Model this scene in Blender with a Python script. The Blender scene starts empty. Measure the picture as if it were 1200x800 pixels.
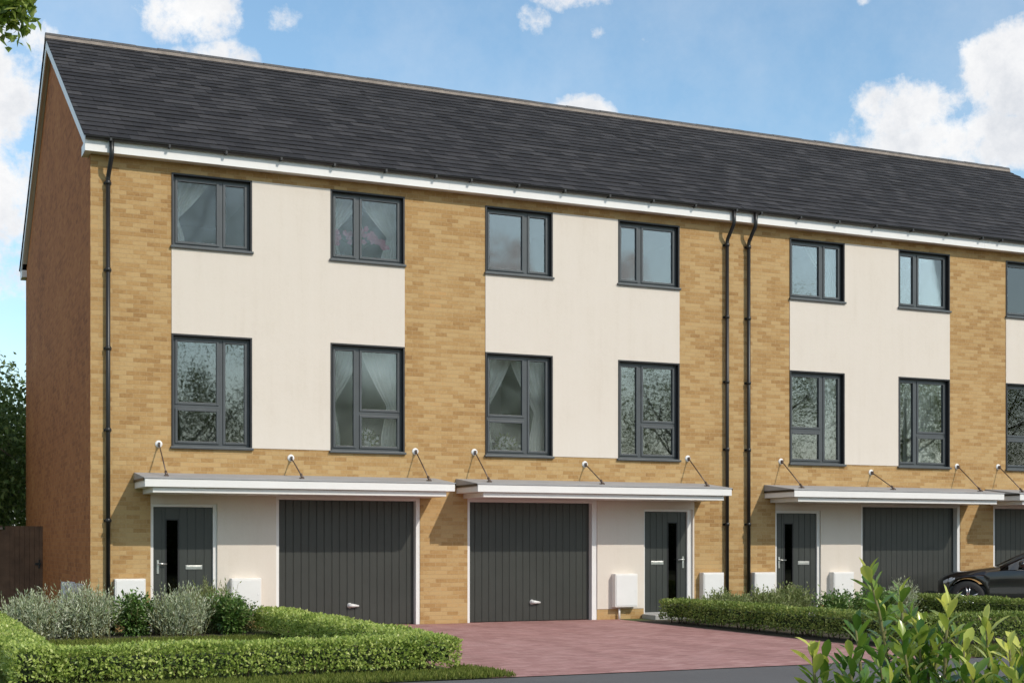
import bpy, math, random
import numpy as np
R = math.radians
random.seed(7)
rng = np.random.default_rng(11)
scene = bpy.context.scene
COL = scene.collection

# ------------------------------------------------------------------ materials
def new_mat(name):
    m = bpy.data.materials.new(name); m.use_nodes = True
    nt = m.node_tree
    return m, nt, nt.nodes['Principled BSDF'], nt.nodes['Material Output']

def N(nt, typ, **kw):
    n = nt.nodes.new(typ)
    for k, v in kw.items():
        setattr(n, k, v)
    return n

def math_node(nt, op, a, b=None, clamp=False):
    n = N(nt, 'ShaderNodeMath', operation=op, use_clamp=clamp)
    for i, v in enumerate((a, b)):
        if v is None: continue
        if isinstance(v, (int, float)): n.inputs[i].default_value = v
        else: nt.links.new(v, n.inputs[i])
    return n.outputs[0]

def ramp(nt, fac, stops):
    r = N(nt, 'ShaderNodeValToRGB')
    els = r.color_ramp.elements
    while len(els) < len(stops): els.new(0.5)
    for e, (p, c) in zip(els, stops):
        e.position = p; e.color = (*c, 1)
    nt.links.new(fac, r.inputs[0])
    return r.outputs[0]

def noise(nt, vec, scale, detail=4, rough=0.6):
    n = N(nt, 'ShaderNodeTexNoise')
    n.inputs['Scale'].default_value = scale; n.inputs['Detail'].default_value = detail
    n.inputs['Roughness'].default_value = rough
    nt.links.new(vec, n.inputs['Vector'])
    return n.outputs['Fac']

def position(nt):
    return N(nt, 'ShaderNodeNewGeometry').outputs['Position']

def bump(nt, height, strength, dist, bsdf):
    b = N(nt, 'ShaderNodeBump')
    b.inputs['Strength'].default_value = strength; b.inputs['Distance'].default_value = dist
    nt.links.new(height, b.inputs['Height']); nt.links.new(b.outputs[0], bsdf.inputs['Normal'])

def sc(c, k): return tuple(min(1, x*k) for x in c)

def plain(name, color, rough=0.6, var=0.12, scale=3.0, metal=0.0, bmp=0.0, bscale=60, spec=0.5, fine=0.0):
    m, nt, b, o = new_mat(name)
    p = position(nt)
    f = noise(nt, p, scale, 6, 0.62)
    if fine:
        f2 = noise(nt, p, 45, 3, 0.7)
        f = math_node(nt, 'ADD', math_node(nt, 'MULTIPLY', f, 1-fine), math_node(nt, 'MULTIPLY', f2, fine))
    c = ramp(nt, f, [(0.25, sc(color, 1-var)), (0.75, sc(color, 1+var))])
    nt.links.new(c, b.inputs['Base Color'])
    b.inputs['Roughness'].default_value = rough; b.inputs['Metallic'].default_value = metal
    b.inputs['Specular IOR Level'].default_value = spec
    if bmp: bump(nt, noise(nt, p, bscale, 5, 0.7), bmp, 0.01, b)
    return m

def wall_uv(nt):
    p = position(nt)
    s = N(nt, 'ShaderNodeSeparateXYZ'); nt.links.new(p, s.inputs[0])
    u = math_node(nt, 'ADD', s.outputs[0], s.outputs[1])
    c = N(nt, 'ShaderNodeCombineXYZ')
    nt.links.new(u, c.inputs[0]); nt.links.new(s.outputs[2], c.inputs[1])
    return c.outputs[0], p

def brick(name, stops, mortar, wv=0.26, wb=0.34, wf=0.46, mort=0.7):
    m, nt, b, o = new_mat(name)
    uv, p = wall_uv(nt)
    t = N(nt, 'ShaderNodeTexBrick', offset=0.5)
    t.inputs['Color1'].default_value = (0, 0, 0, 1); t.inputs['Color2'].default_value = (1, 1, 1, 1)
    t.inputs['Mortar'].default_value = (0.5, 0.5, 0.5, 1)
    t.inputs['Scale'].default_value = 1; t.inputs['Mortar Size'].default_value = 0.0045
    t.inputs['Mortar Smooth'].default_value = 0.25; t.inputs['Bias'].default_value = 0
    t.inputs['Brick Width'].default_value = 0.225; t.inputs['Row Height'].default_value = 0.075
    nt.links.new(uv, t.inputs['Vector'])
    big = noise(nt, p, 0.9, 5, 0.6)
    fine = noise(nt, p, 22, 6, 0.75)
    g = N(nt, 'ShaderNodeSeparateColor'); nt.links.new(t.outputs['Color'], g.inputs[0])
    f = math_node(nt, 'MULTIPLY', g.outputs[0], wv)
    f = math_node(nt, 'ADD', f, math_node(nt, 'MULTIPLY', big, wb))
    f = math_node(nt, 'ADD', f, math_node(nt, 'MULTIPLY', fine, wf))
    c = ramp(nt, f, stops)
    mix = N(nt, 'ShaderNodeMix', data_type='RGBA')
    nt.links.new(math_node(nt, 'MULTIPLY', t.outputs['Fac'], mort), mix.inputs[0]); nt.links.new(c, mix.inputs[6])
    mix.inputs[7].default_value = (*mortar, 1)
    nt.links.new(mix.outputs[2], b.inputs['Base Color'])
    b.inputs['Roughness'].default_value = 0.88; b.inputs['Specular IOR Level'].default_value = 0.25
    h = math_node(nt, 'SUBTRACT', math_node(nt, 'MULTIPLY', fine, 0.35), t.outputs['Fac'])
    bump(nt, h, 0.6, 0.006, b)
    return m

def leaf_mat(name, stops, rough=0.45, trans=0.25, spec=0.4):
    m, nt, b, o = new_mat(name)
    a = N(nt, 'ShaderNodeAttribute', attribute_name='tint')
    c = ramp(nt, a.outputs['Fac'], stops)
    nt.links.new(c, b.inputs['Base Color'])
    b.inputs['Roughness'].default_value = rough; b.inputs['Specular IOR Level'].default_value = spec
    t = N(nt, 'ShaderNodeBsdfTranslucent')
    hs = N(nt, 'ShaderNodeHueSaturation'); hs.inputs['Value'].default_value = 1.3; hs.inputs['Hue'].default_value = 0.485
    nt.links.new(c, hs.inputs['Color']); nt.links.new(hs.outputs[0], t.inputs['Color'])
    mx = N(nt, 'ShaderNodeMixShader'); mx.inputs[0].default_value = trans
    nt.links.new(b.outputs[0], mx.inputs[1]); nt.links.new(t.outputs[0], mx.inputs[2])
    nt.links.new(mx.outputs[0], o.inputs['Surface'])
    return m

def glass_mat(name, base=0.14, tint=(0.62, 0.66, 0.66), warp=0.00015, rough=0.016):
    m, nt, b, o = new_mat(name)
    nt.nodes.remove(b)
    fr = N(nt, 'ShaderNodeFresnel'); fr.inputs['IOR'].default_value = 1.5
    k = math_node(nt, 'ADD', fr.outputs[0], base, True)
    tr = N(nt, 'ShaderNodeBsdfTransparent'); tr.inputs[0].default_value = (*tint, 1)
    gl = N(nt, 'ShaderNodeBsdfGlossy'); gl.inputs['Roughness'].default_value = rough
    gl.inputs['Color'].default_value = (0.94, 0.935, 0.92, 1)
    bp = N(nt, 'ShaderNodeBump'); bp.inputs['Strength'].default_value = 0.5; bp.inputs['Distance'].default_value = warp
    nt.links.new(noise(nt, position(nt), 2.2, 2, 0.5), bp.inputs['Height'])
    nt.links.new(bp.outputs[0], gl.inputs['Normal'])
    mx = N(nt, 'ShaderNodeMixShader')
    nt.links.new(k, mx.inputs[0]); nt.links.new(tr.outputs[0], mx.inputs[1]); nt.links.new(gl.outputs[0], mx.inputs[2])
    nt.links.new(mx.outputs[0], o.inputs['Surface'])
    return m

def tile_mat():
    m, nt, b, o = new_mat('roof_tile_slate')
    a = N(nt, 'ShaderNodeAttribute', attribute_name='tint')
    p = position(nt)
    f = math_node(nt, 'ADD', math_node(nt, 'MULTIPLY', a.outputs['Fac'], 0.55), math_node(nt, 'MULTIPLY', noise(nt, p, 7, 6, 0.7), 0.45))
    c = ramp(nt, f, [(0.15, (0.02, 0.0186, 0.019)), (0.5, (0.034, 0.0317, 0.0323)), (0.82, (0.062, 0.058, 0.0585))])
    nt.links.new(c, b.inputs['Base Color'])
    b.inputs['Roughness'].default_value = 0.8; b.inputs['Specular IOR Level'].default_value = 0.2
    bump(nt, noise(nt, p, 55, 5, 0.7), 0.5, 0.006, b)
    return m

def paving_mat():
    m, nt, b, o = new_mat('red_block_paving')
    p = position(nt)
    t = N(nt, 'ShaderNodeTexBrick', offset=0.5)
    for k, v in (('Color1', (0, 0, 0, 1)), ('Color2', (1, 1, 1, 1)), ('Mortar', (0.35, 0.35, 0.35, 1))): t.inputs[k].default_value = v
    t.inputs['Scale'].default_value = 1; t.inputs['Mortar Size'].default_value = 0.004
    t.inputs['Brick Width'].default_value = 0.2; t.inputs['Row Height'].default_value = 0.1
    nt.links.new(p, t.inputs['Vector'])
    g = N(nt, 'ShaderNodeSeparateColor'); nt.links.new(t.outputs['Color'], g.inputs[0])
    f = math_node(nt, 'ADD', math_node(nt, 'MULTIPLY', g.outputs[0], 0.42), math_node(nt, 'MULTIPLY', noise(nt, p, 0.7, 6, 0.65), 0.58))
    c = ramp(nt, f, [(0.2, (0.32, 0.16, 0.145)), (0.5, (0.41, 0.218, 0.2)), (0.8, (0.49, 0.29, 0.265))])
    mix = N(nt, 'ShaderNodeMix', data_type='RGBA')
    nt.links.new(math_node(nt, 'MULTIPLY', t.outputs['Fac'], 0.6), mix.inputs[0]); nt.links.new(c, mix.inputs[6])
    mix.inputs[7].default_value = (0.2, 0.14, 0.12, 1)
    mp = N(nt, 'ShaderNodeMapping'); mp.inputs['Scale'].default_value = (1.1, 0.22, 1); nt.links.new(p, mp.inputs[0])
    dirt = ramp(nt, noise(nt, mp.outputs[0], 1.6, 8, 0.68), [(0.36, (0.83, 0.81, 0.8)), (0.54, (1, 1, 1)), (0.75, (1.08, 1.06, 1.04))])
    mu = N(nt, 'ShaderNodeMix', data_type='RGBA', blend_type='MULTIPLY'); mu.inputs[0].default_value = 1
    nt.links.new(mix.outputs[2], mu.inputs[6]); nt.links.new(dirt, mu.inputs[7])
    nt.links.new(mu.outputs[2], b.inputs['Base Color'])
    b.inputs['Roughness'].default_value = 0.85; b.inputs['Specular IOR Level'].default_value = 0.3
    bump(nt, math_node(nt, 'SUBTRACT', math_node(nt, 'MULTIPLY', noise(nt, p, 60, 4), 0.4), t.outputs['Fac']), 0.7, 0.006, b)
    return m

M = {}
M['buff'] = brick('buff_brick', [(0.28, (0.27, 0.145, 0.056)), (0.42, (0.39, 0.23, 0.091)), (0.53, (0.455, 0.285, 0.121)), (0.64, (0.505, 0.345, 0.163)), (0.76, (0.5, 0.29, 0.115))], (0.48, 0.345, 0.19))
M['red'] = brick('red_brown_brick', [(0.28, (0.26, 0.085, 0.026)), (0.45, (0.42, 0.145, 0.044)), (0.58, (0.48, 0.18, 0.055)), (0.74, (0.56, 0.26, 0.095))], (0.4, 0.19, 0.085), 0.2, 0.44, 0.3, 0.6)
def render_mat():
    m, nt, b, o = new_mat('cream_render')
    p = position(nt)
    mp = N(nt, 'ShaderNodeMapping'); mp.inputs['Scale'].default_value = (5.5, 5.5, 0.35); nt.links.new(p, mp.inputs[0])
    st = noise(nt, mp.outputs[0], 1.0, 5, 0.65)
    f = math_node(nt, 'ADD', math_node(nt, 'MULTIPLY', st, 0.4), math_node(nt, 'MULTIPLY', noise(nt, p, 1.1, 6, 0.65), 0.35))
    f = math_node(nt, 'ADD', f, math_node(nt, 'MULTIPLY', noise(nt, p, 30, 4, 0.7), 0.25))
    c = ramp(nt, f, [(0.3, (0.655, 0.585, 0.505)), (0.48, (0.708, 0.64, 0.563)), (0.75, (0.735, 0.67, 0.6))])
    nt.links.new(c, b.inputs['Base Color']); b.inputs['Roughness'].default_value = 0.92; b.inputs['Specular IOR Level'].default_value = 0.15
    h = math_node(nt, 'ADD', noise(nt, p, 130, 4, 0.7), math_node(nt, 'MULTIPLY', noise(nt, p, 6, 3, 0.6), 1.2))
    bump(nt, h, 0.3, 0.008, b)
    return m
M['render'] = render_mat()
M['white'] = plain('white_upvc', (0.8, 0.785, 0.765), 0.4, 0.035, 2.5)
M['white_dull'] = plain('white_box_plastic', (0.79, 0.765, 0.735), 0.5, 0.05, 5)
M['frame'] = plain('anthracite_frame', (0.075, 0.083, 0.088), 0.38, 0.12, 4)
M['trim'] = plain('black_window_trim', (0.018, 0.018, 0.02), 0.5, 0.2, 6)
M['door'] = plain('charcoal_door_paint', (0.043, 0.047, 0.043), 0.36, 0.14, 2.0)
M['garage'] = plain('charcoal_garage_steel', (0.042, 0.044, 0.039), 0.36, 0.14, 1.5)
M['black'] = plain('black_plastic', (0.014, 0.014, 0.014), 0.4, 0.2, 8)
M['steel'] = plain('brushed_steel', (0.72, 0.72, 0.7), 0.28, 0.08, 10, metal=0.9)
M['handle'] = plain('pale_cast_metal', (0.72, 0.71, 0.69), 0.35, 0.06, 10)
M['darksteel'] = plain('bronze_rod_steel', (0.14, 0.1, 0.08), 0.4, 0.15, 12, metal=0.6)
M['leadroof'] = plain('grey_canopy_sheet', (0.34, 0.34, 0.345), 0.55, 0.12, 2.2, bmp=0.2, bscale=12)
M['tile'] = tile_mat()
M['under'] = plain('roof_underlay', (0.012, 0.012, 0.013), 0.9, 0.1)
M['ridge'] = plain('ridge_tile_grey', (0.09, 0.085, 0.085), 0.75, 0.3, 5, bmp=0.3)
M['bed'] = plain('ridge_mortar', (0.25, 0.21, 0.18), 0.9, 0.3, 6, bmp=0.4)
M['room'] = plain('painted_room', (0.42, 0.41, 0.385), 0.85, 0.08)
M['net'] = plain('net_curtain_cloth', (0.84, 0.82, 0.77), 0.9, 0.06, 8)
M['glass'] = glass_mat('window_glass', 0.075, (0.92,0.94,0.94))
M['softglass'] = glass_mat('coated_window_glass', 0.05, (0.93, 0.94, 0.94), rough=0.045)
M['doorglass'] = glass_mat('dark_door_glass', 0.0, (0.06, 0.065, 0.065))
M['paving'] = paving_mat()
M['asphalt'] = plain('asphalt', (0.125, 0.12, 0.119), 0.85, 0.14, 1.1, bmp=0.6, bscale=150, spec=0.3, fine=0.35)
M['soil'] = plain('garden_soil', (0.05, 0.038, 0.022), 0.95, 0.4, 9, bmp=0.8, bscale=30)
M['turf'] = plain('turf', (0.075, 0.095, 0.022), 0.95, 0.35, 6, bmp=0.6, bscale=60)
M['fieldgrass'] = plain('rough_grassland', (0.09, 0.1, 0.035), 0.95, 0.35, 0.6, bmp=0.5, bscale=20)
M['stone'] = plain('grey_concrete', (0.4, 0.39, 0.37), 0.85, 0.12, 8, bmp=0.3)
M['fence'] = plain('brown_stained_timber', (0.15, 0.085, 0.05), 0.8, 0.35, 4, bmp=0.3)
M['fencecap'] = plain('weathered_timber', (0.3, 0.25, 0.2), 0.8, 0.2, 4)
M['bark'] = plain('bark', (0.17, 0.135, 0.1), 0.95, 0.4, 9, bmp=0.8, bscale=25)
M['stem'] = plain('green_stem', (0.16, 0.15, 0.05), 0.7, 0.3, 12)
M['twig'] = plain('hedge_twig', (0.09, 0.06, 0.035), 0.9, 0.3, 12)
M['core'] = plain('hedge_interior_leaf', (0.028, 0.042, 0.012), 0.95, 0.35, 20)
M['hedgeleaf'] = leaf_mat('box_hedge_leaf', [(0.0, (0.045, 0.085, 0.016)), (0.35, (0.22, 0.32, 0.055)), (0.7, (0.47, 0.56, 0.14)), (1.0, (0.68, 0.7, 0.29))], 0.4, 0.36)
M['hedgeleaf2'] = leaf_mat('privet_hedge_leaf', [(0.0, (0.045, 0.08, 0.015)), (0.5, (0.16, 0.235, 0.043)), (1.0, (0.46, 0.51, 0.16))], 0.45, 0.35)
M['grass'] = leaf_mat('grass_blade', [(0.0, (0.07, 0.1, 0.018)), (0.6, (0.16, 0.2, 0.035)), (1.0, (0.28, 0.28, 0.08))], 0.6, 0.3, 0.2)
M['lavender'] = leaf_mat('silver_lavender_leaf', [(0.0, (0.17, 0.24, 0.09)), (0.5, (0.42, 0.475, 0.3)), (1.0, (0.72, 0.7, 0.6))], 0.7, 0.2, 0.2)
M['glossleaf'] = leaf_mat('dark_gloss_leaf', [(0.0, (0.035, 0.08, 0.016)), (0.6, (0.12, 0.22, 0.045)), (1.0, (0.38, 0.46, 0.19))], 0.35, 0.2)
M['paleleaf'] = leaf_mat('pale_shrub_leaf', [(0.0, (0.09, 0.13, 0.03)), (0.5, (0.22, 0.27, 0.09)), (1.0, (0.42, 0.44, 0.25))], 0.5, 0.3)
M['laurel'] = leaf_mat('laurel_leaf', [(0.0, (0.022, 0.065, 0.011)), (0.35, (0.07, 0.165, 0.022)), (0.65, (0.19, 0.31, 0.042)), (1.0, (0.64, 0.65, 0.13))], 0.22, 0.34, 0.7)
M['treeleaf'] = leaf_mat('dark_tree_leaf', [(0.0, (0.045, 0.075, 0.018)), (0.6, (0.13, 0.19, 0.045)), (1.0, (0.33, 0.38, 0.13))], 0.5, 0.4)
M['limeleaf'] = leaf_mat('fresh_tree_leaf', [(0.0, (0.08, 0.15, 0.025)), (0.6, (0.23, 0.33, 0.06)), (1.0, (0.46, 0.54, 0.17))], 0.35, 0.5)
M['backleaf'] = leaf_mat('roadside_leaf', [(0.0, (0.1, 0.14, 0.05)), (0.6, (0.2, 0.26, 0.1)), (1.0, (0.34, 0.38, 0.2))], 0.5, 0.5)
M['pink'] = plain('pink_petal', (0.82, 0.33, 0.44), 0.6, 0.3, 30)
M['whitepetal'] = plain('white_petal', (0.8, 0.78, 0.74), 0.6, 0.1, 20)
M['pot'] = plain('glazed_pot', (0.62, 0.61, 0.58), 0.3, 0.08, 8)
M['tyre'] = plain('tyre_rubber', (0.014, 0.014, 0.014), 0.75, 0.2, 20)
M['rim'] = plain('alloy_rim', (0.5, 0.5, 0.52), 0.25, 0.06, 10, metal=0.85)
M['lamp'] = plain('headlamp_lens', (0.45, 0.46, 0.48), 0.12, 0.1, 10)
M['carglass'] = glass_mat('car_glass', 0.08, (0.25, 0.26, 0.27))
m, nt, b, o = new_mat('dark_brown_car_paint')
nt.links.new(ramp(nt, noise(nt, position(nt), 1.2), [(0.3, (0.006, 0.004, 0.003)), (0.7, (0.009, 0.006, 0.0045))]), b.inputs['Base Color'])
b.inputs['Roughness'].default_value = 0.3; b.inputs['Coat Weight'].default_value = 0.85; b.inputs['Coat Roughness'].default_value = 0.03
M['carpaint'] = m

# ------------------------------------------------------------------ object helpers
def origin_of(o):
    x = np.zeros(3)
    while o is not None:
        x += np.array(o.location); o = o.parent
    return x

def tag(o, label, cat, group=None):
    o['label'] = label; o['category'] = cat
    if group: o['group'] = group
    return o

def thing(name, label, cat, loc=(0, 0, 0), group=None):
    o = bpy.data.objects.new(name, None); COL.objects.link(o)
    o.location = loc; o.empty_display_size = 0.2
    return tag(o, label, cat, group)

def kind(o, k): o['kind'] = k; return o

class MB:
    def __init__(s): s.v = []; s.f = []; s.m = []; s.t = []; s.sm = []
    def add(s, vs, fs, mi=0, tint=0.5, smooth=False):
        n = len(s.v); s.v += [tuple(p) for p in vs]
        for f in fs:
            s.f.append(tuple(i+n for i in f)); s.m.append(mi); s.t.append(tint); s.sm.append(smooth)
        return s
    def box(s, x0, x1, y0, y1, z0, z1, mi=0, tint=0.5):
        v = [(x0,y0,z0),(x1,y0,z0),(x1,y1,z0),(x0,y1,z0),(x0,y0,z1),(x1,y0,z1),(x1,y1,z1),(x0,y1,z1)]
        return s.add(v, [(3,2,1,0),(4,5,6,7),(0,1,5,4),(1,2,6,5),(2,3,7,6),(3,0,4,7)], mi, tint)
    def quad(s, a, b, c, d, mi=0, tint=0.5): return s.add([a,b,c,d], [(0,1,2,3)], mi, tint)
    def prism_x(s, yz, x0, x1, mi=0):          # polygon in (y,z), counter-clockwise seen from -X, extruded along X
        n = len(yz)
        v = [(x0,y,z) for y,z in yz] + [(x1,y,z) for y,z in yz]
        f = [tuple(range(n)), tuple(range(2*n-1, n-1, -1))] + [(i, i+n, (i+1)%n+n, (i+1)%n) for i in range(n)]
        return s.add(v, f, mi)
    def tube(s, pts, r, n=8, mi=0, cap=True, tint=0.5):
        pts = [np.array(p, float) for p in pts]
        rs = r if isinstance(r, (list, tuple)) else [r]*len(pts)
        rings = []; prev = None
        for i, p in enumerate(pts):
            d = pts[min(i+1, len(pts)-1)] - pts[max(i-1, 0)]
            d = d/(np.linalg.norm(d)+1e-9)
            if prev is None:
                a = np.cross(d, (0,0,1.)) if abs(d[2]) < .9 else np.cross(d, (0,1.,0))
            else:
                a = prev - d*np.dot(prev, d)
            a = a/(np.linalg.norm(a)+1e-9); prev = a; b2 = np.cross(d, a)
            rings.append([p + rs[i]*(math.cos(t)*a + math.sin(t)*b2) for t in [2*math.pi*k/n for k in range(n)]])
        v = [q for ring in rings for q in ring]; f = []
        for i in range(len(pts)-1):
            for k in range(n):
                f.append((i*n+k, i*n+(k+1)%n, (i+1)*n+(k+1)%n, (i+1)*n+k))
        if cap: f += [tuple(range(n))[::-1], tuple(range((len(pts)-1)*n, len(pts)*n))]
        return s.add(v, f, mi, tint, True)
    def lathe(s, prof, c, axis='z', n=20, mi=0):   # prof: (r, h) along axis
        v = []; f = []
        for r, h in prof:
            for k in range(n):
                t = 2*math.pi*k/n; a, b2 = r*math.cos(t), r*math.sin(t)
                v.append((c[0]+a, c[1]+b2, c[2]+h) if axis == 'z' else (c[0]+a, c[1]+h, c[2]+b2))
        for i in range(len(prof)-1):
            for k in range(n): f.append((i*n+k, i*n+(k+1)%n, (i+1)*n+(k+1)%n, (i+1)*n+k))
        return s.add(v, f, mi, 0.5, True)
    def build(s, name, mats, parent=None, bevel=0):
        me = bpy.data.meshes.new(name)
        off = origin_of(parent)
        me.from_pydata([tuple(np.array(p)-off) for p in s.v], [], s.f)
        for mt in (mats if isinstance(mats, (list, tuple)) else [mats]): me.materials.append(mt)
        me.polygons.foreach_set('material_index', s.m)
        me.polygons.foreach_set('use_smooth', s.sm)
        if any(t != 0.5 for t in s.t):
            at = me.attributes.new('tint', 'FLOAT', 'FACE'); at.data.foreach_set('value', s.t)
        me.update()
        o = bpy.data.objects.new(name, me); COL.objects.link(o); o.parent = parent
        if bevel:
            bm = o.modifiers.new('bevel', 'BEVEL'); bm.width = bevel; bm.segments = 2; bm.limit_method = 'ANGLE'
        return o

def unit(a): return a/(np.linalg.norm(a, axis=-1, keepdims=True)+1e-9)

def leaf_arrays(P, D, U, L, W, fold=0.25, droop=0.0):
    """4-vertex folded leaves: base, left, tip, right (two triangles each)."""
    D = unit(D); S = unit(np.cross(D, U)); Nn = unit(np.cross(S, D))
    L = L[:, None]; W = W[:, None]
    base = P; tip = P + D*L - Nn*L*droop
    mid = P + D*L*0.48
    l = mid + S*W*0.5 + Nn*W*fold; r = mid - S*W*0.5 + Nn*W*fold
    V = np.stack([base, l, tip, r], 1).reshape(-1, 3)
    n = len(P); i = np.arange(n)*4
    F = np.concatenate([np.stack([i, i+2, i+1], 1), np.stack([i, i+3, i+2], 1)], 1).reshape(-1, 3)
    return V, F

def np_mesh(name, V, F, mat, parent, tint=None, smooth=False, extra=None, per=2):
    """triangle mesh from arrays; extra = MB appended as second material"""
    off = origin_of(parent)
    me = bpy.data.meshes.new(name)
    V = np.asarray(V, float) - off
    nv, nf = len(V), len(F)
    me.vertices.add(nv); me.vertices.foreach_set('co', V.ravel())
    k = F.shape[1]
    me.loops.add(nf*k); me.loops.foreach_set('vertex_index', F.ravel().astype(np.int32))
    me.polygons.add(nf); me.polygons.foreach_set('loop_start', np.arange(0, nf*k, k, dtype=np.int32))
    me.polygons.foreach_set('loop_total', np.full(nf, k, np.int32))
    if smooth: me.polygons.foreach_set('use_smooth', np.ones(nf, bool))
    me.materials.append(mat)
    me.update(calc_edges=True); me.validate()
    if tint is not None:
        at = me.attributes.new('tint', 'FLOAT', 'FACE'); at.data.foreach_set('value', np.repeat(np.clip(tint, 0, 1), per).astype(np.float32))
    o = bpy.data.objects.new(name, me); COL.objects.link(o); o.parent = parent
    return o

# ------------------------------------------------------------------ camera, light, sky
cam = bpy.data.cameras.new('camera'); co = bpy.data.objects.new('camera', cam); COL.objects.link(co)
co.location = (0, -24, 1.49); co.rotation_euler = (R(90), 0, R(-23.917))
cam.sensor_width = 36; cam.lens = 49.29; cam.shift_y = 0.1959; cam.clip_end = 5000; cam.clip_start = 0.1
scene.camera = co

sd = np.array((0.5, -0.98, 0.885)); sd = sd/np.linalg.norm(sd)
sun = bpy.data.lights.new('sun', 'SUN'); so = bpy.data.objects.new('sun', sun); COL.objects.link(so)
sun.energy = 2.5; sun.angle = R(0.55); sun.color = (1.0, 0.93, 0.83)
from mathutils import Vector
so.rotation_euler = Vector(sd).to_track_quat('Z', 'Y').to_euler(); so.location = (20, -40, 40)

def make_world():
    w = bpy.data.worlds.new('World'); scene.world = w; w.use_nodes = True
    nt = w.node_tree; bg = nt.nodes['Background']; out = nt.nodes['World Output']
    sky = N(nt, 'ShaderNodeTexSky', sky_type='NISHITA'); sky.sun_disc = False
    sky.sun_elevation = math.asin(sd[2]); sky.sun_rotation = math.atan2(sd[0], sd[1])
    sky.air_density = 1.0; sky.dust_density = 0.9; sky.ozone_density = 1.0
    hs = N(nt, 'ShaderNodeMix', data_type='RGBA', blend_type='MULTIPLY'); hs.inputs[0].default_value = 1.0
    nt.links.new(sky.outputs[0], hs.inputs[6]); hs.inputs[7].default_value = (0.92, 1.095, 1.09, 1)
    nt.links.new(hs.outputs[2], bg.inputs[0]); bg.inputs[1].default_value = 0.15
    tc = N(nt, 'ShaderNodeTexCoord'); d = tc.outputs['Generated']
    s = N(nt, 'ShaderNodeSeparateXYZ'); nt.links.new(d, s.inputs[0])
    az = math_node(nt, 'MULTIPLY', math_node(nt, 'ARCTAN2', s.outputs[0], s.outputs[1]), 57.2958)
    el = math_node(nt, 'MULTIPLY', math_node(nt, 'ARCSINE', s.outputs[2]), 57.2958)
    # cumulus and added fill clouds: (azimuth, elevation, half width, half height, strength) in degrees of sky
    blobs = [(3.3,13.2,2.6,1.9,.9),(2.6,16.0,3.0,1.7,1.0),(1.5,18.0,3.6,1.2,.8),(4.6,18.9,1.9,.8,.55),(6.4,18.3,1.5,.5,.4),(2.6,10.2,2.2,1.3,.5),(2.0,6.5,3,.8,.25),
             (10.9,20.3,1.9,1.25,1.15),(12.2,18.4,2.1,.95,.9),(8.2,18.2,2.2,.5,.5),(14.6,20.2,0.8,0.6,.7),(15.0,18.0,.55,.4,.6),(24.7,20.4,.75,.55,.7),(26.3,21.3,1.9,.55,.7),(27.4,19.9,.4,.3,.5),(29.2,19.6,.35,.25,.4),
             (26.75,16.9,1.3,.8,1.6),(39.8,16.5,2.6,1.1,1.1),(37.6,15.6,1.6,.6,.5),(43.6,17.4,2.0,1.9,1.5),(42.8,15.2,5.0,1.1,1.4),(42.5,20.7,1.5,.35,.7),(38.0,20.6,.35,.3,.5),
             (48,17,4,3.2,1.2),(57,20,6,3,1.),(70,16,8,4,1.),(-5,13,6,5,1.0),(-15,20,8,5,.8),(-40,15,12,5,.8),
             (156.8,11.2,1.5,1.3,1.0),(153.6,13.4,1.2,.8,.9),(150.2,13.6,1.6,.8,1.0),(151.4,11,1,.7,.9),(146.5,12.0,1.2,.9,.8),(163,20,6,3,.8),(138,17,4,2,.9),(128,20,9,6,1.0),(112,26,8,4,.9),(-160,24,12,6,.8),(150,38,55,13,1.3),(-120,34,50,14,1.2),(100,52,60,10,1.1)]  # wide last blobs: unseen clouds added to raise the ambient light
    dens = None
    for a, e, ra, re, st in blobs:
        da = math_node(nt, 'DIVIDE', math_node(nt, 'SUBTRACT', az, a), ra)
        de = math_node(nt, 'DIVIDE', math_node(nt, 'SUBTRACT', el, e), re)
        q = math_node(nt, 'ADD', math_node(nt, 'MULTIPLY', da, da), math_node(nt, 'MULTIPLY', de, de))
        v = math_node(nt, 'MULTIPLY', math_node(nt, 'SUBTRACT', 1.4, q), st)
        v = math_node(nt, 'MAXIMUM', v, -1.0)
        dens = v if dens is None else math_node(nt, 'MAXIMUM', dens, v)
    n1 = noise(nt, d, 26, 14, 0.66)
    n2 = noise(nt, d, 9, 10, 0.62)
    f = math_node(nt, 'ADD', dens, math_node(nt, 'MULTIPLY', math_node(nt, 'SUBTRACT', n1, 0.5), 4.4))
    f = math_node(nt, 'ADD', f, math_node(nt, 'MULTIPLY', math_node(nt, 'SUBTRACT', n2, 0.5), 2.4))
    f = math_node(nt, 'ADD', f, math_node(nt, 'MULTIPLY', math_node(nt, 'SUBTRACT', noise(nt, d, 75, 8, 0.7), 0.5), 1.5))
    alpha = N(nt, 'ShaderNodeMapRange', interpolation_type='SMOOTHSTEP')
    nt.links.new(f, alpha.inputs[0]); alpha.inputs[1].default_value = 0.0; alpha.inputs[2].default_value = 1.35
    # thin high veil
    veil = N(nt, 'ShaderNodeMapRange'); nt.links.new(noise(nt, d, 3.2, 10, 0.68), veil.inputs[0])
    veil.inputs[1].default_value = 0.42; veil.inputs[2].default_value = 0.85; veil.inputs[3].default_value = 0.03; veil.inputs[4].default_value = 0.42
    hz = N(nt, 'ShaderNodeMapRange', interpolation_type='SMOOTHSTEP'); nt.links.new(el, hz.inputs[0])
    for i, v in enumerate((0.5, 11.0, 0.75, 0.0)): hz.inputs[i+1].default_value = v
    al = math_node(nt, 'MAXIMUM', alpha.outputs[0], math_node(nt, 'MAXIMUM', veil.outputs[0], hz.outputs[0]))
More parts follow.
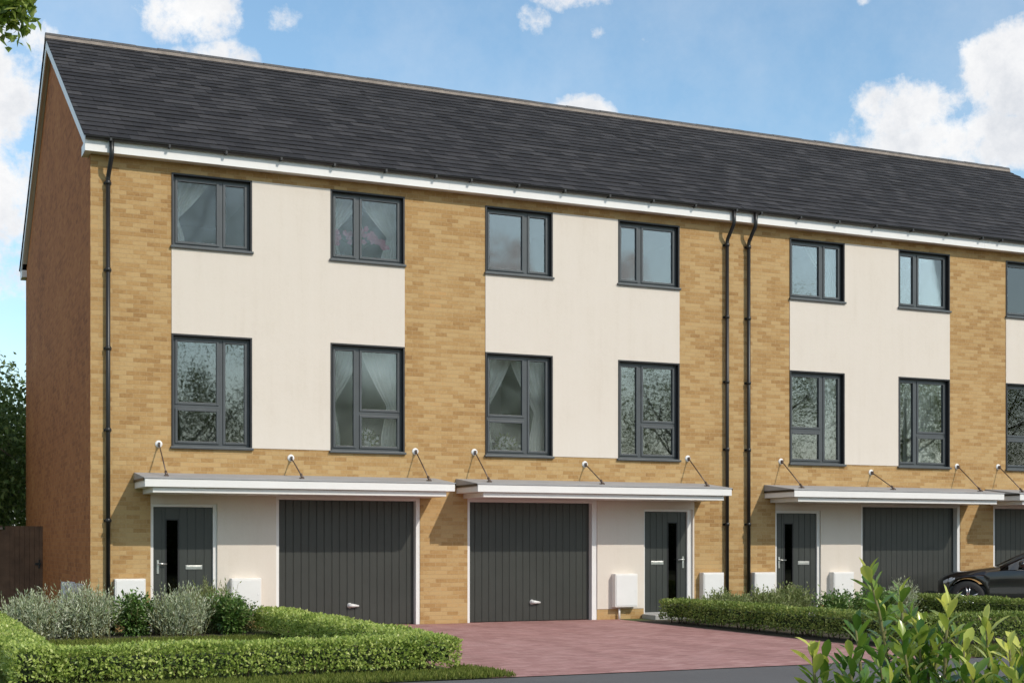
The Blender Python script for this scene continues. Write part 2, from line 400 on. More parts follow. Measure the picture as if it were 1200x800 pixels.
    # cloud body tone: thick parts soft grey-white, sunlit edges white
    tone = math_node(nt, 'ADD', math_node(nt, 'MULTIPLY', noise(nt, d, 15, 14, 0.7), 1.15), math_node(nt, 'MULTIPLY', f, 0.085))
    cc = ramp(nt, tone, [(0.52, (1.0, 1.0, 1.0)), (0.68, (0.9, 0.91, 0.93)), (0.9, (0.72, 0.75, 0.8))])
    cb = N(nt, 'ShaderNodeBackground'); nt.links.new(cc, cb.inputs[0]); cb.inputs[1].default_value = 0.86
    mx = N(nt, 'ShaderNodeMixShader')
    nt.links.new(al, mx.inputs[0]); nt.links.new(bg.outputs[0], mx.inputs[1]); nt.links.new(cb.outputs[0], mx.inputs[2])
    nt.links.new(mx.outputs[0], out.inputs[0])
make_world()
vs = scene.view_settings
vs.view_transform = 'Standard'; vs.look = 'None'; vs.exposure = 0.22; vs.gamma = 1
scene.render.engine = 'CYCLES'
scene.cycles.use_denoising = True
scene.cycles.max_bounces = 6; scene.cycles.transparent_max_bounces = 16; scene.cycles.caustics_reflective = False
scene.cycles.sample_clamp_indirect = 6

# ------------------------------------------------------------------ ground, road, driveways
def sheet(name, x0, x1, y0, y1, z, mat, nx=1, ny=1):
    mb = MB()
    for i in range(nx):
        for j in range(ny):
            a, b2 = x0+(x1-x0)*i/nx, x0+(x1-x0)*(i+1)/nx
            c, d = y0+(y1-y0)*j/ny, y0+(y1-y0)*(j+1)/ny
            mb.quad((a,c,z),(b2,c,z),(b2,d,z),(a,d,z))
    return kind(mb.build(name, mat), 'structure')
sheet('ground', -2000, 2000, -2000, 2000, -0.016, M['fieldgrass'])
sheet('road', -400, 400, -16.2, -9.8, -0.008, M['asphalt'])
sheet('pavement', -400, 400, -18.4, -16.35, 0.0, M['stone'])
kind(MB().box(-400, 400, -16.35, -16.2, -0.012, 0.06).build('kerb', M['stone']), 'structure')
sheet('driveway', 6.05, 12.9, -9.8, 0.25, 0.0, M['paving'])
sheet('driveway', 19.3, 25.6, -9.8, 0.25, 0.0, M['paving'])
sheet('lawn', -12, 6.05, -9.8, 0.0, 0.002, M['turf'])
sheet('lawn', 12.9, 19.3, -9.8, 0.0, 0.002, M['turf'])
sheet('flower_bed', 1.65, 5.45, -2.0, -0.25, 0.008, M['soil'])
sheet('flower_bed', 12.92, 18.6, -8.5, -0.6, 0.008, M['soil'])

# grass that stands on the lawns (nobody could count it)
def grass(name, rects, per, lo, hi, label):
    P = []
    for x0, x1, y0, y1 in rects:
        n = int((x1-x0)*(y1-y0)*per)
        P.append(np.stack([rng.uniform(x0, x1, n), rng.uniform(y0, y1, n), np.zeros(n)], 1))
    P = np.concatenate(P); n = len(P)
    D = np.stack([rng.normal(0, .45, n), rng.normal(0, .45, n), np.ones(n)], 1)
    U = rng.normal(0, 1, (n, 3)); U[:, 2] = 0
    L = rng.uniform(lo, hi, n)
    V, F = leaf_arrays(P, D, U, L, L*0.16+0.004, 0.1)
    o = np_mesh(name, V, F, M['grass'], None, rng.beta(2, 2, n))
    o['kind'] = 'stuff'; o['label'] = label
    return o
grass('lawn_grass', [(1.5, 5.55, -8.6, -2.0), (-1.5, 1.2, -9.7, -1)], 1100, 0.03, 0.075, 'mown green grass inside the low hedge on the left')
grass('verge_grass', [(-1, 6.35, -9.82, -9.0), (12.85, 19.3, -9.82, -8.5), (6.02, 6.3, -9.6, -8.6)], 3800, 0.03, 0.085, 'strip of grass between the low hedges and the road')

# ------------------------------------------------------------------ the terrace
GAB = 12.0                      # depth
EY, EZ, RY, RZ = -0.31, 8.115, 6.0, 11.775   # tile eave edge and ridge
SL = math.hypot(RY-EY, RZ-EZ); SY, SZ = (RY-EY)/SL, (RZ-EZ)/SL
UP = (6.505, 7.735); LOW = (3.115, 5.02)

def roof_tiles(x0, x1, back=False):
    mb = MB()
    g = SL/25; tw = 0.33
    def pt(x, s, h):
        y = EY + s*SY - h*SZ; z = EZ + s*SZ + h*SY
        return (x, 2*RY-y if back else y, z)
    for k in range(25):
        s0, s1 = k*g, (k+1)*g+0.06
        if k == 24: s1 = SL
        off = (k % 2)*tw/2
        x = math.floor((x0)/tw)*tw - off
        while x < x1:
            a, b2 = max(x+0.0015, x0), min(x+tw-0.0015, x1)
            x += tw
            if b2-a < 0.02: continue
            j = rng.normal(0, 0.002); j2 = rng.normal(0, 0.0018); t = float(rng.beta(2, 2)); t = t if t != 0.5 else 0.51
            e = rng.normal(0, 0.003)
            p = [pt(a, s0+e, 0.024+j), pt(b2, s0+e, 0.024+j+j2), pt(b2, s1, 0.006), pt(a, s1, 0.006), pt(a, s0+e+0.003, 0.006), pt(b2, s0+e+0.003, 0.006)]
            fs = [(0,1,2,3), (4,5,1,0), (4,0,3), (1,5,2)]
            if back: fs = [f[::-1] for f in fs]
            mb.add(p, fs, 0, t)
    a, b2 = x0, x1
    q = [pt(a,0.01,0.0), pt(b2,0.01,0.0), pt(b2,SL,0.0), pt(a,SL,0.0)]
    mb.quad(*(q if not back else q[::-1]), mi=1)
    return mb

def ridge(x0, x1):
    bed = MB(); mb = MB()
    bed.prism_x([(RY-0.13, RZ-0.05), (RY-0.105, RZ+0.03), (RY+0.105, RZ+0.03), (RY+0.13, RZ-0.05)][::-1], x0, x1)
    x = x0
    while x < x1-0.05:
        e = min(x+0.45, x1); n = 10; dz = rng.normal(0, 0.003)
        v = []
        for xx in (x+0.004, e-0.004):
            for k in range(n+1):
                t = math.pi*k/n
                v.append((xx, RY-0.115*math.cos(t), RZ+0.022+dz+0.075*math.sin(t)))
        f = [(k, n+1+k, n+2+k, k+1) for k in range(n)] + [tuple(range(n+1)), tuple(range(2*n+1, n, -1))]
        mb.add(v, f, 0, 0.5, False)
        x = e
    return mb, bed

def window(house, x0, x1, z0, z1, wide_left, transom, glass='glass'):
    y = 0.0
    f = MB(); t = 0.028
    # dark lining of the opening and outer frame
    f.box(x0, x0+t, y-0.016, 0.115, z0, z1, 1); f.box(x1-t, x1, y-0.016, 0.115, z0, z1, 1)
    f.box(x0+t, x1-t, y-0.016, 0.115, z1-t, z1, 1); f.box(x0+t, x1-t, y-0.014, 0.115, z0, z0+0.012, 0)
    a0, a1, b0, b1 = x0+t, x1-t, z0+0.012, z1-t
    w = 0.042
    f.box(a0, a0+w, 0.085, 0.16, b0, b1); f.box(a1-w, a1, 0.085, 0.16, b0, b1)
    f.box(a0+w, a1-w, 0.085, 0.16, b1-w, b1); f.box(a0+w, a1-w, 0.085, 0.16, b0, b0+w)
    mx = x0 + (x1-x0)*(0.62 if wide_left else 0.38)
    f.box(mx-0.032, mx+0.032, 0.083, 0.158, b0+w, b1-w)
    wo = f.build('window', [M['frame'], M['trim']], house)
    lights = [(a0+w, mx-0.032, wide_left), (mx+0.032, a1-w, not wide_left)]
    for l, r, wide in lights:
        zs = [(b0+w, b1-w)]
        if wide and transom:
            zt = z0 + (z1-z0)*0.36
            MB().box(l, r, 0.08, 0.155, zt-0.03, zt+0.03).build('transom', M['frame'], wo)
            zs = [(b0+w, zt-0.03), (zt+0.03, b1-w)]
        for c, d in zs:
            s = MB(); k = 0.045
            s.box(l+.003, l+k, 0.066, 0.13, c+.003, d-.003); s.box(r-k, r-.003, 0.066, 0.13, c+.003, d-.003)
            s.box(l+k, r-k, 0.066, 0.13, d-k, d-.003); s.box(l+k, r-k, 0.066, 0.13, c+.003, c+k)
            s.build('sash', M['frame'], wo, 0.004)
            MB().box(l+k-0.005, r-k+0.005, 0.1, 0.106, c+k-0.005, d-k+0.005).build('pane', M[glass], wo)
    MB().box(x0-0.02, x1+0.02, -0.055, 0.09, z0-0.04, z0-0.001).build('sill', M['frame'], wo, 0.006)
    MB().box(x0, x1, 0.165, 0.48, z0-0.02, z0+0.012).build('window_board', M['white'], wo)
    return wo

def facade(house, x0, x1, holes, panels):
    """front wall as a sheet of cells with real openings; panels = rendered areas standing 12 mm proud"""
    xs = sorted({x0, x1} | {v for r in holes+panels for v in r[:2]})
    zs = sorted({0.0, 7.95} | {v for r in holes+panels for v in r[2:]})
    def cls(x, z):
        for h in holes:
            if h[0] < x < h[1] and h[2] < z < h[3]: return 0
        for h in panels:
            if h[0] < x < h[1] and h[2] < z < h[3]: return 2
        return 1
    grid = {}
    for i in range(len(xs)-1):
        for j in range(len(zs)-1):
            grid[i, j] = cls((xs[i]+xs[i+1])/2, (zs[j]+zs[j+1])/2)
    wall, rend, plin = MB(), MB(), MB()
    T = 0.3
    for (i, j), c in grid.items():
        if c == 0: continue
        a, b2, z0, z1 = xs[i], xs[i+1], zs[j], zs[j+1]
        mb = rend if c == 2 else plin if (z1 < 0.3 and a >= panels[1][0]-1e-6 and b2 <= panels[1][1]+1e-6 and b2-a > 0.1) else wall
        y = 0.0 if c == 1 else -0.012
        mb.quad((a,y,z0),(b2,y,z0),(b2,y,z1),(a,y,z1))
        mb.quad((b2,T,z0),(a,T,z0),(a,T,z1),(b2,T,z1))
        for di, dj, q in ((-1,0,[(a,T,z0),(a,y,z0),(a,y,z1),(a,T,z1)]), (1,0,[(b2,y,z0),(b2,T,z0),(b2,T,z1),(b2,y,z1)]),
                          (0,-1,[(a,T,z0),(b2,T,z0),(b2,y,z0),(a,y,z0)]), (0,1,[(a,y,z1),(b2,y,z1),(b2,T,z1),(a,T,z1)])):
            nb = grid.get((i+di, j+dj), -1)
            if nb == c: continue
            if nb in (1, 2):
                if c == 1: continue
                q = [(p[0], 0.0 if p[1] == T else p[1], p[2]) for p in q]   # only the proud edge of the render
            mb.quad(*q)
    wall.build('front_wall', M['buff'], house)
    plin.build('plinth', M['buff'], house)
    rend.build('rendered_wall', M['render'], house)

def front_door(house, x0, x1, z0, z1, handle_left, flush_frame):
    fx0, fx1, fz = flush_frame
    y = 0.07
    d = MB()
    # slab with real vertical grooves; the glazed slot is an opening on the handle side
    sl0, sl1 = (x0+0.2, x0+0.43) if handle_left else (x1-0.43, x1-0.2)
    zb, zt = z0+0.16, z1-0.2
    cuts = [x0]
    nb = 7
    ex = [x0+(x1-x0)*k/nb for k in range(1, nb)]
    segs = sorted(set([x0, sl0, sl1, x1] + [e for e in ex if not (sl0-0.05 < e < sl1+0.05)]))
    g = 0.006
    for a, b2 in zip(segs[:-1], segs[1:]):
        if abs(a-sl0) < 1e-6:
            d.box(a, b2, y, y+0.045, z0, zb); d.box(a, b2, y, y+0.045, zt, z1)
        else:
            d.box(a+(g if a != x0 else 0), b2-(g if b2 != x1 else 0), y, y+0.045, z0, z1)
    d.box(x0, sl0, y+0.008, y+0.04, z0, z1); d.box(sl1, x1, y+0.008, y+0.04, z0, z1)
    do = d.build('front_door', M['door'], house)
    f = MB()
    f.box(fx0, x0-0.004, 0.03, 0.15, 0.0, fz); f.box(x1+0.004, fx1, 0.03, 0.15, 0.0, fz)
    f.box(x0-0.004, x1+0.004, 0.03, 0.15, z1+0.004, fz)
    f.box(x0-0.004, x1+0.004, 0.03, 0.15, 0.0, z0-0.004, 1)
    f.build('door_frame', [M['white'], M['stone']], do, 0.004)
    gz = MB().box(sl0+0.012, sl1-0.012, y+0.018, y+0.026, zb+0.012, zt-0.012).build('glazing', M['doorglass'], do)
    t = MB(); k = 0.02
    t.box(sl0, sl0+k, y-0.006, y+0.03, zb, zt); t.box(sl1-k, sl1, y-0.006, y+0.03, zb, zt)
    t.box(sl0+k, sl1-k, y-0.006, y+0.03, zb, zb+k); t.box(sl0+k, sl1-k, y-0.006, y+0.03, zt-k, zt)
    t.build('glazing_bead', M['trim'], do)
    hx = x0+0.075 if handle_left else x1-0.075
    s = 1 if handle_left else -1
    h = MB(); h.box(hx-0.018, hx+0.018, y-0.012, y+0.002, z0+0.86, z0+1.09)
    h.tube([(hx, y-0.008, z0+1.03), (hx, y-0.055, z0+1.03), (hx+s*0.03, y-0.062, z0+1.03), (hx+s*0.14, y-0.062, z0+1.025)], 0.011)
    h.build('handle', M['steel'], do)
    lx = (sl1+x1)/2-0.03 if handle_left else (x0+sl0)/2+0.03
    l = MB(); l.box(lx-0.14, lx+0.14, y-0.01, y+0.002, z0+0.93, z0+1.0); l.box(lx-0.12, lx+0.12, y-0.014, y-0.01, z0+0.943, z0+0.987)
    l.build('letter_plate', M['steel'], do, 0.003)
    return do

def garage_door(house, x0, x1, ztop, fx0, fx1, fz, handle_f):
    y = 0.13
    g = MB(); n = 18
    pts = []
    for k in range(n):
        a = x0+(x1-x0)*k/n; b2 = x0+(x1-x0)*(k+1)/n
        pts += [(a, y+0.009), (a+0.003, y+0.009), (a+0.012, y), (b2-0.009, y), (b2-0.001, y+0.009)]
    pts.append((x1, y+0.009))
    v = [(x, yy, 0.012) for x, yy in pts] + [(x, yy, ztop) for x, yy in pts]
    m_ = len(pts)
    g.add(v, [(i, i+1, m_+i+1, m_+i) for i in range(m_-1)])
    g.box(x0, x1, y+0.02, y+0.05, 0.012, ztop)
    go = g.build('garage_door', M['garage'], house)
    f = MB()
    f.box(fx0, x0-0.003, 0.012, 0.16, 0, fz); f.box(x1+0.003, fx1, 0.012, 0.16, 0, fz); f.box(x0-0.003, x1+0.003, 0.012, 0.16, ztop+0.003, fz)
    f.build('garage_frame', M['white'], go, 0.004)
    hx = x0+(x1-x0)*handle_f
    h = MB(); h.lathe([(0.0, -0.022), (0.042, -0.02), (0.048, 0.0)], (hx, y, 0.36), 'y', 14)
    h.tube([(hx-0.03, y-0.03, 0.36), (hx+0.04, y-0.05, 0.36), (hx+0.16, y-0.035, 0.352)], [0.034, 0.034, 0.016], 8)
    h.build('handle', M['handle'], go)
    return go

def canopy(house, x0, x1, plates):
    c = MB()
    D = -1.03; q = 0.135
    # white tiers: upper board all round, lower board set in
    up = [(D, 2.515), (D, 2.385), (0.0, 2.385), (0.0, 2.515)]
    c.prism_x(up, x0, x1)
    c.prism_x([(D+0.07, 2.382), (D+0.07, 2.295), (0.0, 2.295), (0.0, 2.382)], x0+q, x1-q)
    co_ = c.build('canopy', M['white'], house, 0.006)
    r = MB()
    r.prism_x([(D-0.012, 2.518), (D-0.012, 2.535), (-0.002, 2.66), (-0.002, 2.518)][::-1], x0-0.012, x1+0.012)
    r.build('canopy_sheet', M['leadroof'], co_, 0.003)
    MB().box(x0-0.02, x0-0.0125, D, -0.01, 2.49, 2.53).build('edge_trim', M['black'], co_)
    MB().box(x1+0.0125, x1+0.02, D, -0.01, 2.49, 2.53).build('edge_trim', M['black'], co_)
    for px, pz in plates:
        p = MB(); p.lathe([(0.0, -0.016), (0.05, -0.015), (0.06, -0.01), (0.062, -0.002)], (px, 0, pz), 'y', 18)
        po = p.build('canopy_hanger', M['white'], co_)
        k = MB(); k.box(px-0.014, px+0.014, -0.075, -0.02, pz-0.05, pz+0.025)
        zt = 2.535 + 0.125*(1-0.7/1.03)
        k.tube([(px, -0.05, pz-0.015), (px, -0.7, zt+0.05)], 0.011, 8)
        k.tube([(px, -0.66, zt+0.075), (px, -0.74, zt+0.02)], 0.024, 8)
        k.box(px-0.03, px+0.03, -0.77, -0.66, zt-0.012, zt+0.02)
        k.build('rod', M['darksteel'], co_)

def downpipe(house, x):
    p = MB()
    p.tube([(x+0.03, -0.275, 8.1), (x+0.03, -0.275, 7.87), (x+0.028, -0.26, 7.81), (x+0.003, -0.085, 7.56), (x, -0.07, 7.5), (x, -0.07, 7.42)], 0.037, 10)
    p.tube([(x, -0.07, 7.46), (x, -0.07, 0.02)], 0.036, 10)
    po = p.build('downpipe', M['black'], house)
    for z in (7.44, 6.0, 4.7, 3.35, 1.85, 0.35):
        b2 = MB(); b2.lathe([(0.037, -0.035), (0.046, -0.03), (0.046, 0.03), (0.037, 0.035)], (x, -0.07, z), 'z', 12)
        b2.box(x-0.06, x+0.06, -0.03, -0.001, z-0.02, z+0.02)
        b2.build('pipe_bracket', M['black'], po)

def meter_box(house, x0, x1, z0, z1, y=0.0, d=0.15, pipe=False):
    m_ = MB(); m_.box(x0, x1, y-d, y, z0, z1)
    mo = m_.build('meter_box', M['white_dull'], house, 0.012)
    f = MB(); f.box(x0+0.025, x1-0.025, y-d-0.008, y-d-0.0005, z0+0.03, z1-0.03); f.box(x1-0.07, x1-0.05, y-d-0.013, y-d-0.008, (z0+z1)/2-0.02, (z0+z1)/2+0.02)
    f.build('meter_door', M['white'], mo, 0.004)
    if pipe:
        MB().tube([(x0+0.14, y-0.06, z0+0.0), (x0+0.14, y-0.06, 0.0)], 0.022, 10).build('supply_pipe', M['white_dull'], mo)

def gable(house, x0, x1, side):
    g = MB()
    yz = [(0.004, 0.0), (GAB, 0.0), (GAB, 8.0), (RY, RZ-0.06), (0.3, 8.19), (0.004, 8.0)]
    g.prism_x([(0.0 if y == 0.0 else y, z) for y, z in yz][::-1] if side < 0 else yz[::-1], x0, x1)
    g.build('gable_wall', M['red'], house)

def verge(house, xa, xb):
    """white bargeboards on both slopes and boxed eaves ends"""
    for back in (False, True):
        fy = (lambda y: 2*RY-y) if back else (lambda y: y)
        a = (fy(EY+0.11), EZ+0.06-0.045); r = (RY, RZ-0.02)
        t = 0.2
        yz = [a, r, (r[0], r[1]-t*1.16), (fy(EY+0.11), EZ-0.16)]
        if not back: yz = yz[::-1]
        bo = MB().prism_x(yz, xa, xb).build('bargeboard', M['white'], house)
        q0, q1 = (fy(0.27), EZ+0.11), (r[0], r[1]-0.12)
        sx = (xb, xb+0.088) if xa < 10 else (xa-0.088, xa)
        k = [q0, q1, (q1[0], q1[1]-0.025), (q0[0], q0[1]-0.025)]
        MB().prism_x(k if back else k[::-1], sx[0], sx[1]).build('verge_soffit', M['white'], bo)

def house(n, x0, x1, pair, kind_, label, left_gable=False, right_gable=False, pipes=()):
    h = thing('terraced_house', label, 'house', (x0, 0, 0), 'houses of the brick terrace')
    P = pair
    if kind_ == 'L':       # entrance on the left, garage on the right
        w1, w2 = (P+4.347, P+5.722), (P+7.123, P+8.515)
        gar = (P+6.205, P+8.735, 2.235, P+6.145, P+8.815, 2.3); door = (P+4.055, P+5.05, 0.1, 2.085); fr = (P+4.0, P+5.12, 2.14)
        panel = (P+4.0, P+6.145, 0.22, 2.36); can = (P+3.737, P+9.09)
        plates = [(P+4.134, 3.144), (P+6.41, 2.965), (P+8.72, 3.14)]
        up_w = [(w1, True), (w2, False)]
        boxes = [(P+3.395, P+3.895, 0.34, 0.885, False), (P+5.33, P+5.85, 0.32, 0.875, False)]
    else:
        w1, w2 = (P+10.101, P+11.485), (P+12.885, P+14.262)
        gar = (P+9.8, P+12.325, 2.235, P+9.745, P+12.435, 2.3); door = (P+13.505, P+14.46, 0.123, 2.09); fr = (P+13.46, P+14.565, 2.14)
        panel = (P+12.435, P+14.6, 0.205, 2.36); can = (P+9.525, P+14.82)
        plates = [(P+9.88, 3.157), (P+12.17, 2.985), (P+14.455, 3.15)]
        up_w = [(w1, True), (w2, False)]
        boxes = [(P+12.745, P+13.24, 0.24, 0.885, True), (P+14.72, P+15.2, 0.3, 0.89, False)]
    holes = [(*w, *UP) for w in (w1, w2)] + [(*w, *LOW) for w in (w1, w2)] + [(gar[3], gar[4], 0.0, gar[5]), (fr[0], fr[1], 0.0, fr[2])]
    panels = [(w1[0], w2[1], LOW[0]-0.0, UP[1]), panel]
    facade(h, x0, x1, holes, panels)
    for w, wl in up_w:
        soft = round(w[0], 2)
        window(h, *w, *UP, wl, False, 'softglass' if soft in (4.35, 7.12) else 'glass')
        window(h, *w, *LOW, wl, True, 'softglass' if soft in (7.12, 10.1) else 'glass')
    garage_door(h, *gar, 0.52)
    front_door(h, *door, kind_ == 'L', fr)
    canopy(h, *can, plates)
    for a in boxes: meter_box(h, *a[:4], -0.012 if False else 0.0, 0.16, a[4])
    MB().box(door[0]-0.1, door[1]+0.12, -0.55, -0.02, 0.0, 0.095).build('door_step', M['stone'], h, 0.01)
    # roof, eaves
    ra, rb = x0-(0.14 if left_gable else 0), x1+(0.14 if right_gable else 0)
    ro = roof_tiles(ra, rb).build('roof', [M['tile'], M['under']], h)
    roof_tiles(ra, rb, True).build('rear_roof', [M['tile'], M['under']], h)
    rt, bed = ridge(ra, rb)
    rt.build('ridge_tiles', M['ridge'], ro); bed.build('ridge_mortar', M['bed'], ro)
    fa, fb = x0-(0.115 if left_gable else 0), x1+(0.115 if right_gable else 0)
    for back in (False, True):
        fy = (lambda y: 2*RY-y) if back else (lambda y: y)
        b = MB(); ys = sorted((fy(-0.225), fy(-0.2)))
        b.box(fa, fb, ys[0], ys[1], 7.892, 8.115)
        ys = sorted((fy(-0.2), fy(-0.001))); b.box(fa, fb, ys[0], ys[1], 7.905, 7.915)
        b.build('fascia', M['white'], h, 0.003)
        g = MB(); n_ = 10; cy, cz, r = fy(-0.283), 8.122, 0.052
        v = []
        for xx in (fa, fb):
            for k in range(n_+1):
                t = math.pi + math.pi*k/n_; v.append((xx, cy+r*math.cos(t), cz+r*0.85*math.sin(t)))
        f = [(k, k+1, n_+2+k, n_+1+k) for k in range(n_)] + [tuple(range(n_+1)), tuple(range(n_+1, 2*n_+2))]
        g.add(v, f, 0, 0.5, False)
        go = g.build('gutter', M['black'], h)
        x = fa+0.4
        while x < fb and not back:
            MB().box(x-0.018, x+0.018, cy-0.056, cy+0.056, 8.064, 8.112).build('gutter_bracket', M['black'], go); x += 0.95
    if left_gable:
        gable(h, x0-0.003, x0+0.29, -1)
        verge(h, x0-0.115, x0-0.09)
        for a, b2 in ((-0.225, 0.25), (2*RY-0.25, 2*RY+0.225)):
            MB().box(x0-0.112, x0-0.002, a+0.003, b2-0.003, 7.895, 8.06).build('eaves_box', M['white'], h)
        for yy in (0.85, 2.05):
            m_ = MB(); m_.box(x0-0.2, x0-0.001, yy, yy+0.42, 0.2, 0.78); mo = m_.build('meter_box', M['white_dull'], h, 0.01)
            MB().box(x0-0.208, x0-0.2005, yy+0.03, yy+0.39, 0.23, 0.75).build('meter_door', M['white'], mo)
    if right_gable:
        gable(h, x1-0.29, x1+0.003, 1); verge(h, x1+0.09, x1+0.115)
    for x in pipes: downpipe(h, x)
    # rooms seen through the glass
    ins = MB()
    a, b2 = x0+0.31, x1-0.31
    for z in (2.62, 5.72):
        ins.box(a, b2, 0.31, 4.5, z, z+0.22)
    ins.box(a, b2, 0.31, 4.5, 7.86, 7.9); ins.box(a, b2, 4.5, 4.6, 0, 7.9)
    ins.box(a-0.1, a, 0.31, 4.6, 0, 7.9); ins.box(b2, b2+0.1, 0.31, 4.6, 0, 7.9)
    xm = (a+b2)/2; ins.box(xm-0.05, xm+0.05, 0.31, 4.5, 0, 7.86)
    ins.build('room_lining', M['room'], h)
    rw = MB().box(x0, x1, GAB-0.3, GAB, 0, 8.02).build('rear_wall', M['buff'], h)
    return h

PP = 12.53
house(0, 3.024, 9.295, 0, 'L', 'left end brick house with the red brown gable wall', True, False, (3.298,))
house(1, 9.295, 15.58, 0, 'R', 'second house from the gable, its door right of the garage behind the red driveway', False, False, (15.33,))
house(2, 15.58, 21.825, PP, 'L', 'third house, right of the paired black downpipes, its door half hidden by shrubs', False, False, (15.84,))
house(3, 21.825, 28.2, PP, 'R', 'right hand house cut off by the picture edge, behind the dark parked car', False, True, ())

# ------------------------------------------------------------------ curtains and plants behind the glass
CG = 'net curtains behind the windows'
def curtain(x_out, x_in, z0, z1, tie, label, y=0.42, tied=0.36):
    nu, nv = 40, 26
    V = []
    for j in range(nv):
        v = j/(nv-1); z = z1-0.02-(z1-z0-0.04)*v
        if tie is None: k = 1.0
        elif v < tie: k = 1-(1-tied)*(v/tie)**1.25
        else: k = tied + 0.14*min(1, (v-tie)/0.3)
        for i in range(nu):
            u = i/(nu-1); x = x_out + (x_in-x_out)*k*u
            V.append((x, y+0.026*math.sin(u*math.pi*13+v*1.2)+0.012*math.sin(u*31+v*2.1), z))
    mb = MB(); mb.add(V, [(j*nu+i, j*nu+i+1, (j+1)*nu+i+1, (j+1)*nu+i) for j in range(nv-1) for i in range(nu-1)], 0, 0.5, True)
    o = mb.build('curtain', M['net'])
    s = o.modifiers.new('thick', 'SOLIDIFY'); s.thickness = 0.004
    return tag(o, label, 'curtain', CG)
U0, U1 = UP; L0, L1 = LOW
def pair(x0, x1, z, where, left=True, right=True, tie=0.55):
    xm = (x0+x1)/2
    if left: curtain(x0-0.1, xm+0.02, z[0], z[1], tie, 'left hand pale net curtain in the ' + where)
    if right: curtain(x1+0.1, xm-0.02, z[0], z[1], tie, 'right hand pale net curtain in the ' + where)
pair(7.123, 8.515, UP, 'top window above the left garage')
pair(7.123, 8.515, LOW, 'tall window above the left garage')
pair(10.101, 11.485, LOW, 'tall window above the second garage')
pair(16.869, 18.228, UP, 'top window over the third door', left=False)
pair(16.869, 18.228, LOW, 'tall window over the third door', left=False)
pair(22.631, 24.0, UP, 'top window at the right picture edge')
pair(22.631, 24.0, LOW, 'tall window at the right picture edge')
curtain(20.15, 21.1, L0, L1, None, 'pale net standing for a cloud reflection, tall window over the third garage')  # added net stands in for the bright cloud mirrored in this pane
pair(4.347, 5.722, UP, 'top window at the gable end', right=False)

def blossoms(mb, c, n, spread, size):
    for _ in range(n):
        p = np.array(c) + rng.normal(0, 1, 3)*np.array(spread)
        a0 = rng.uniform(0, 6.28)
        for k in range(5):
            a = a0+k*2*math.pi/5; s = size*rng.uniform(.8, 1.2)
            d = np.array((math.cos(a), -0.35+rng.normal(0, .2), math.sin(a)))*s
            sd_ = np.array((-math.sin(a), 0, math.cos(a)))*s*0.42
            mb.add([p, p+d*0.55+sd_, p+d, p+d*0.55-sd_], [(0, 1, 2, 3)])

def pot(o, x, y, z, r=0.07, h=0.13):
    return MB().lathe([(0, 0), (r*0.75, 0), (r, h), (r*0.9, h), (r*0.85, h-0.02), (0, h-0.02)], (x, y, z), 'z', 18).build('pot', M['pot'], o)

def orchid(x, z, label):
    o = thing('orchid', label, 'flowers', (x, 0.3, z), 'pink orchids on window boards')
    pot(o, x, 0.3, z)
    s = MB(); b = MB()
    for tip in ((-0.36, 0.3), (-0.18, 0.36), (0.1, 0.4), (0.3, 0.34), (0.44, 0.26)):
        p2 = (x+tip[0]*0.5, 0.28, z+0.36); p3 = (x+tip[0], 0.27, z+0.12+tip[1])
        s.tube([(x, 0.3, z+0.1), (x+tip[0]*0.15, 0.29, z+0.25), p2, p3], 0.005, 5)
        blossoms(b, (p3[0], 0.24, p3[2]), 8, (0.085, 0.02, 0.05), 0.06)
    s.build('stem', M['stem'], o); b.build('blossom', M['pink'], o)
orchid(7.72, U0+0.012, 'pink orchid in the top window above the left garage')
orchid(22.95, U0+0.012, 'pink orchid in the top window at the right picture edge')

def pot_plant(x, z, label, petals):
    o = thing('potted_plant', label, 'pot plant', (x, 0.3, z))
    pot(o, x, 0.3, z, 0.08, 0.16)
    n = 260
    D = unit(rng.normal(0, 1, (n, 3)) + np.array((0, 0, 0.7)))
    P_ = np.array((x, 0.3, z+0.18)) + D*rng.uniform(0.03, 0.2, (n, 1))
    V, F = leaf_arrays(P_, D, rng.normal(0, 1, (n, 3)), rng.uniform(.05, .1, n), rng.uniform(.02, .035, n))
    np_mesh('foliage', V, F, M['paleleaf'], o, rng.beta(2, 2, n))
    if petals:
        b = MB(); blossoms(b, (x, 0.25, z+0.25), 30, (0.15, 0.03, 0.07), 0.035); b.build('blossom', M['whitepetal'], o)
pot_plant(10.62, L0+0.012, 'leafy pot plant in the tall window above the second garage', True)
pot_plant(7.9, L0+0.012, 'white flowers in the tall window above the left garage', True)

# ------------------------------------------------------------------ hedges
def wob(P):
    return (np.sin(P[:, 0]*3.1+P[:, 1]*2.3)*0.5 + np.sin(P[:, 0]*7.7-P[:, 1]*5.1+1.3)*0.3 + np.sin(P[:, 2]*9+P[:, 0]*4.3+P[:, 1]*3.7)*0.3)*0.016

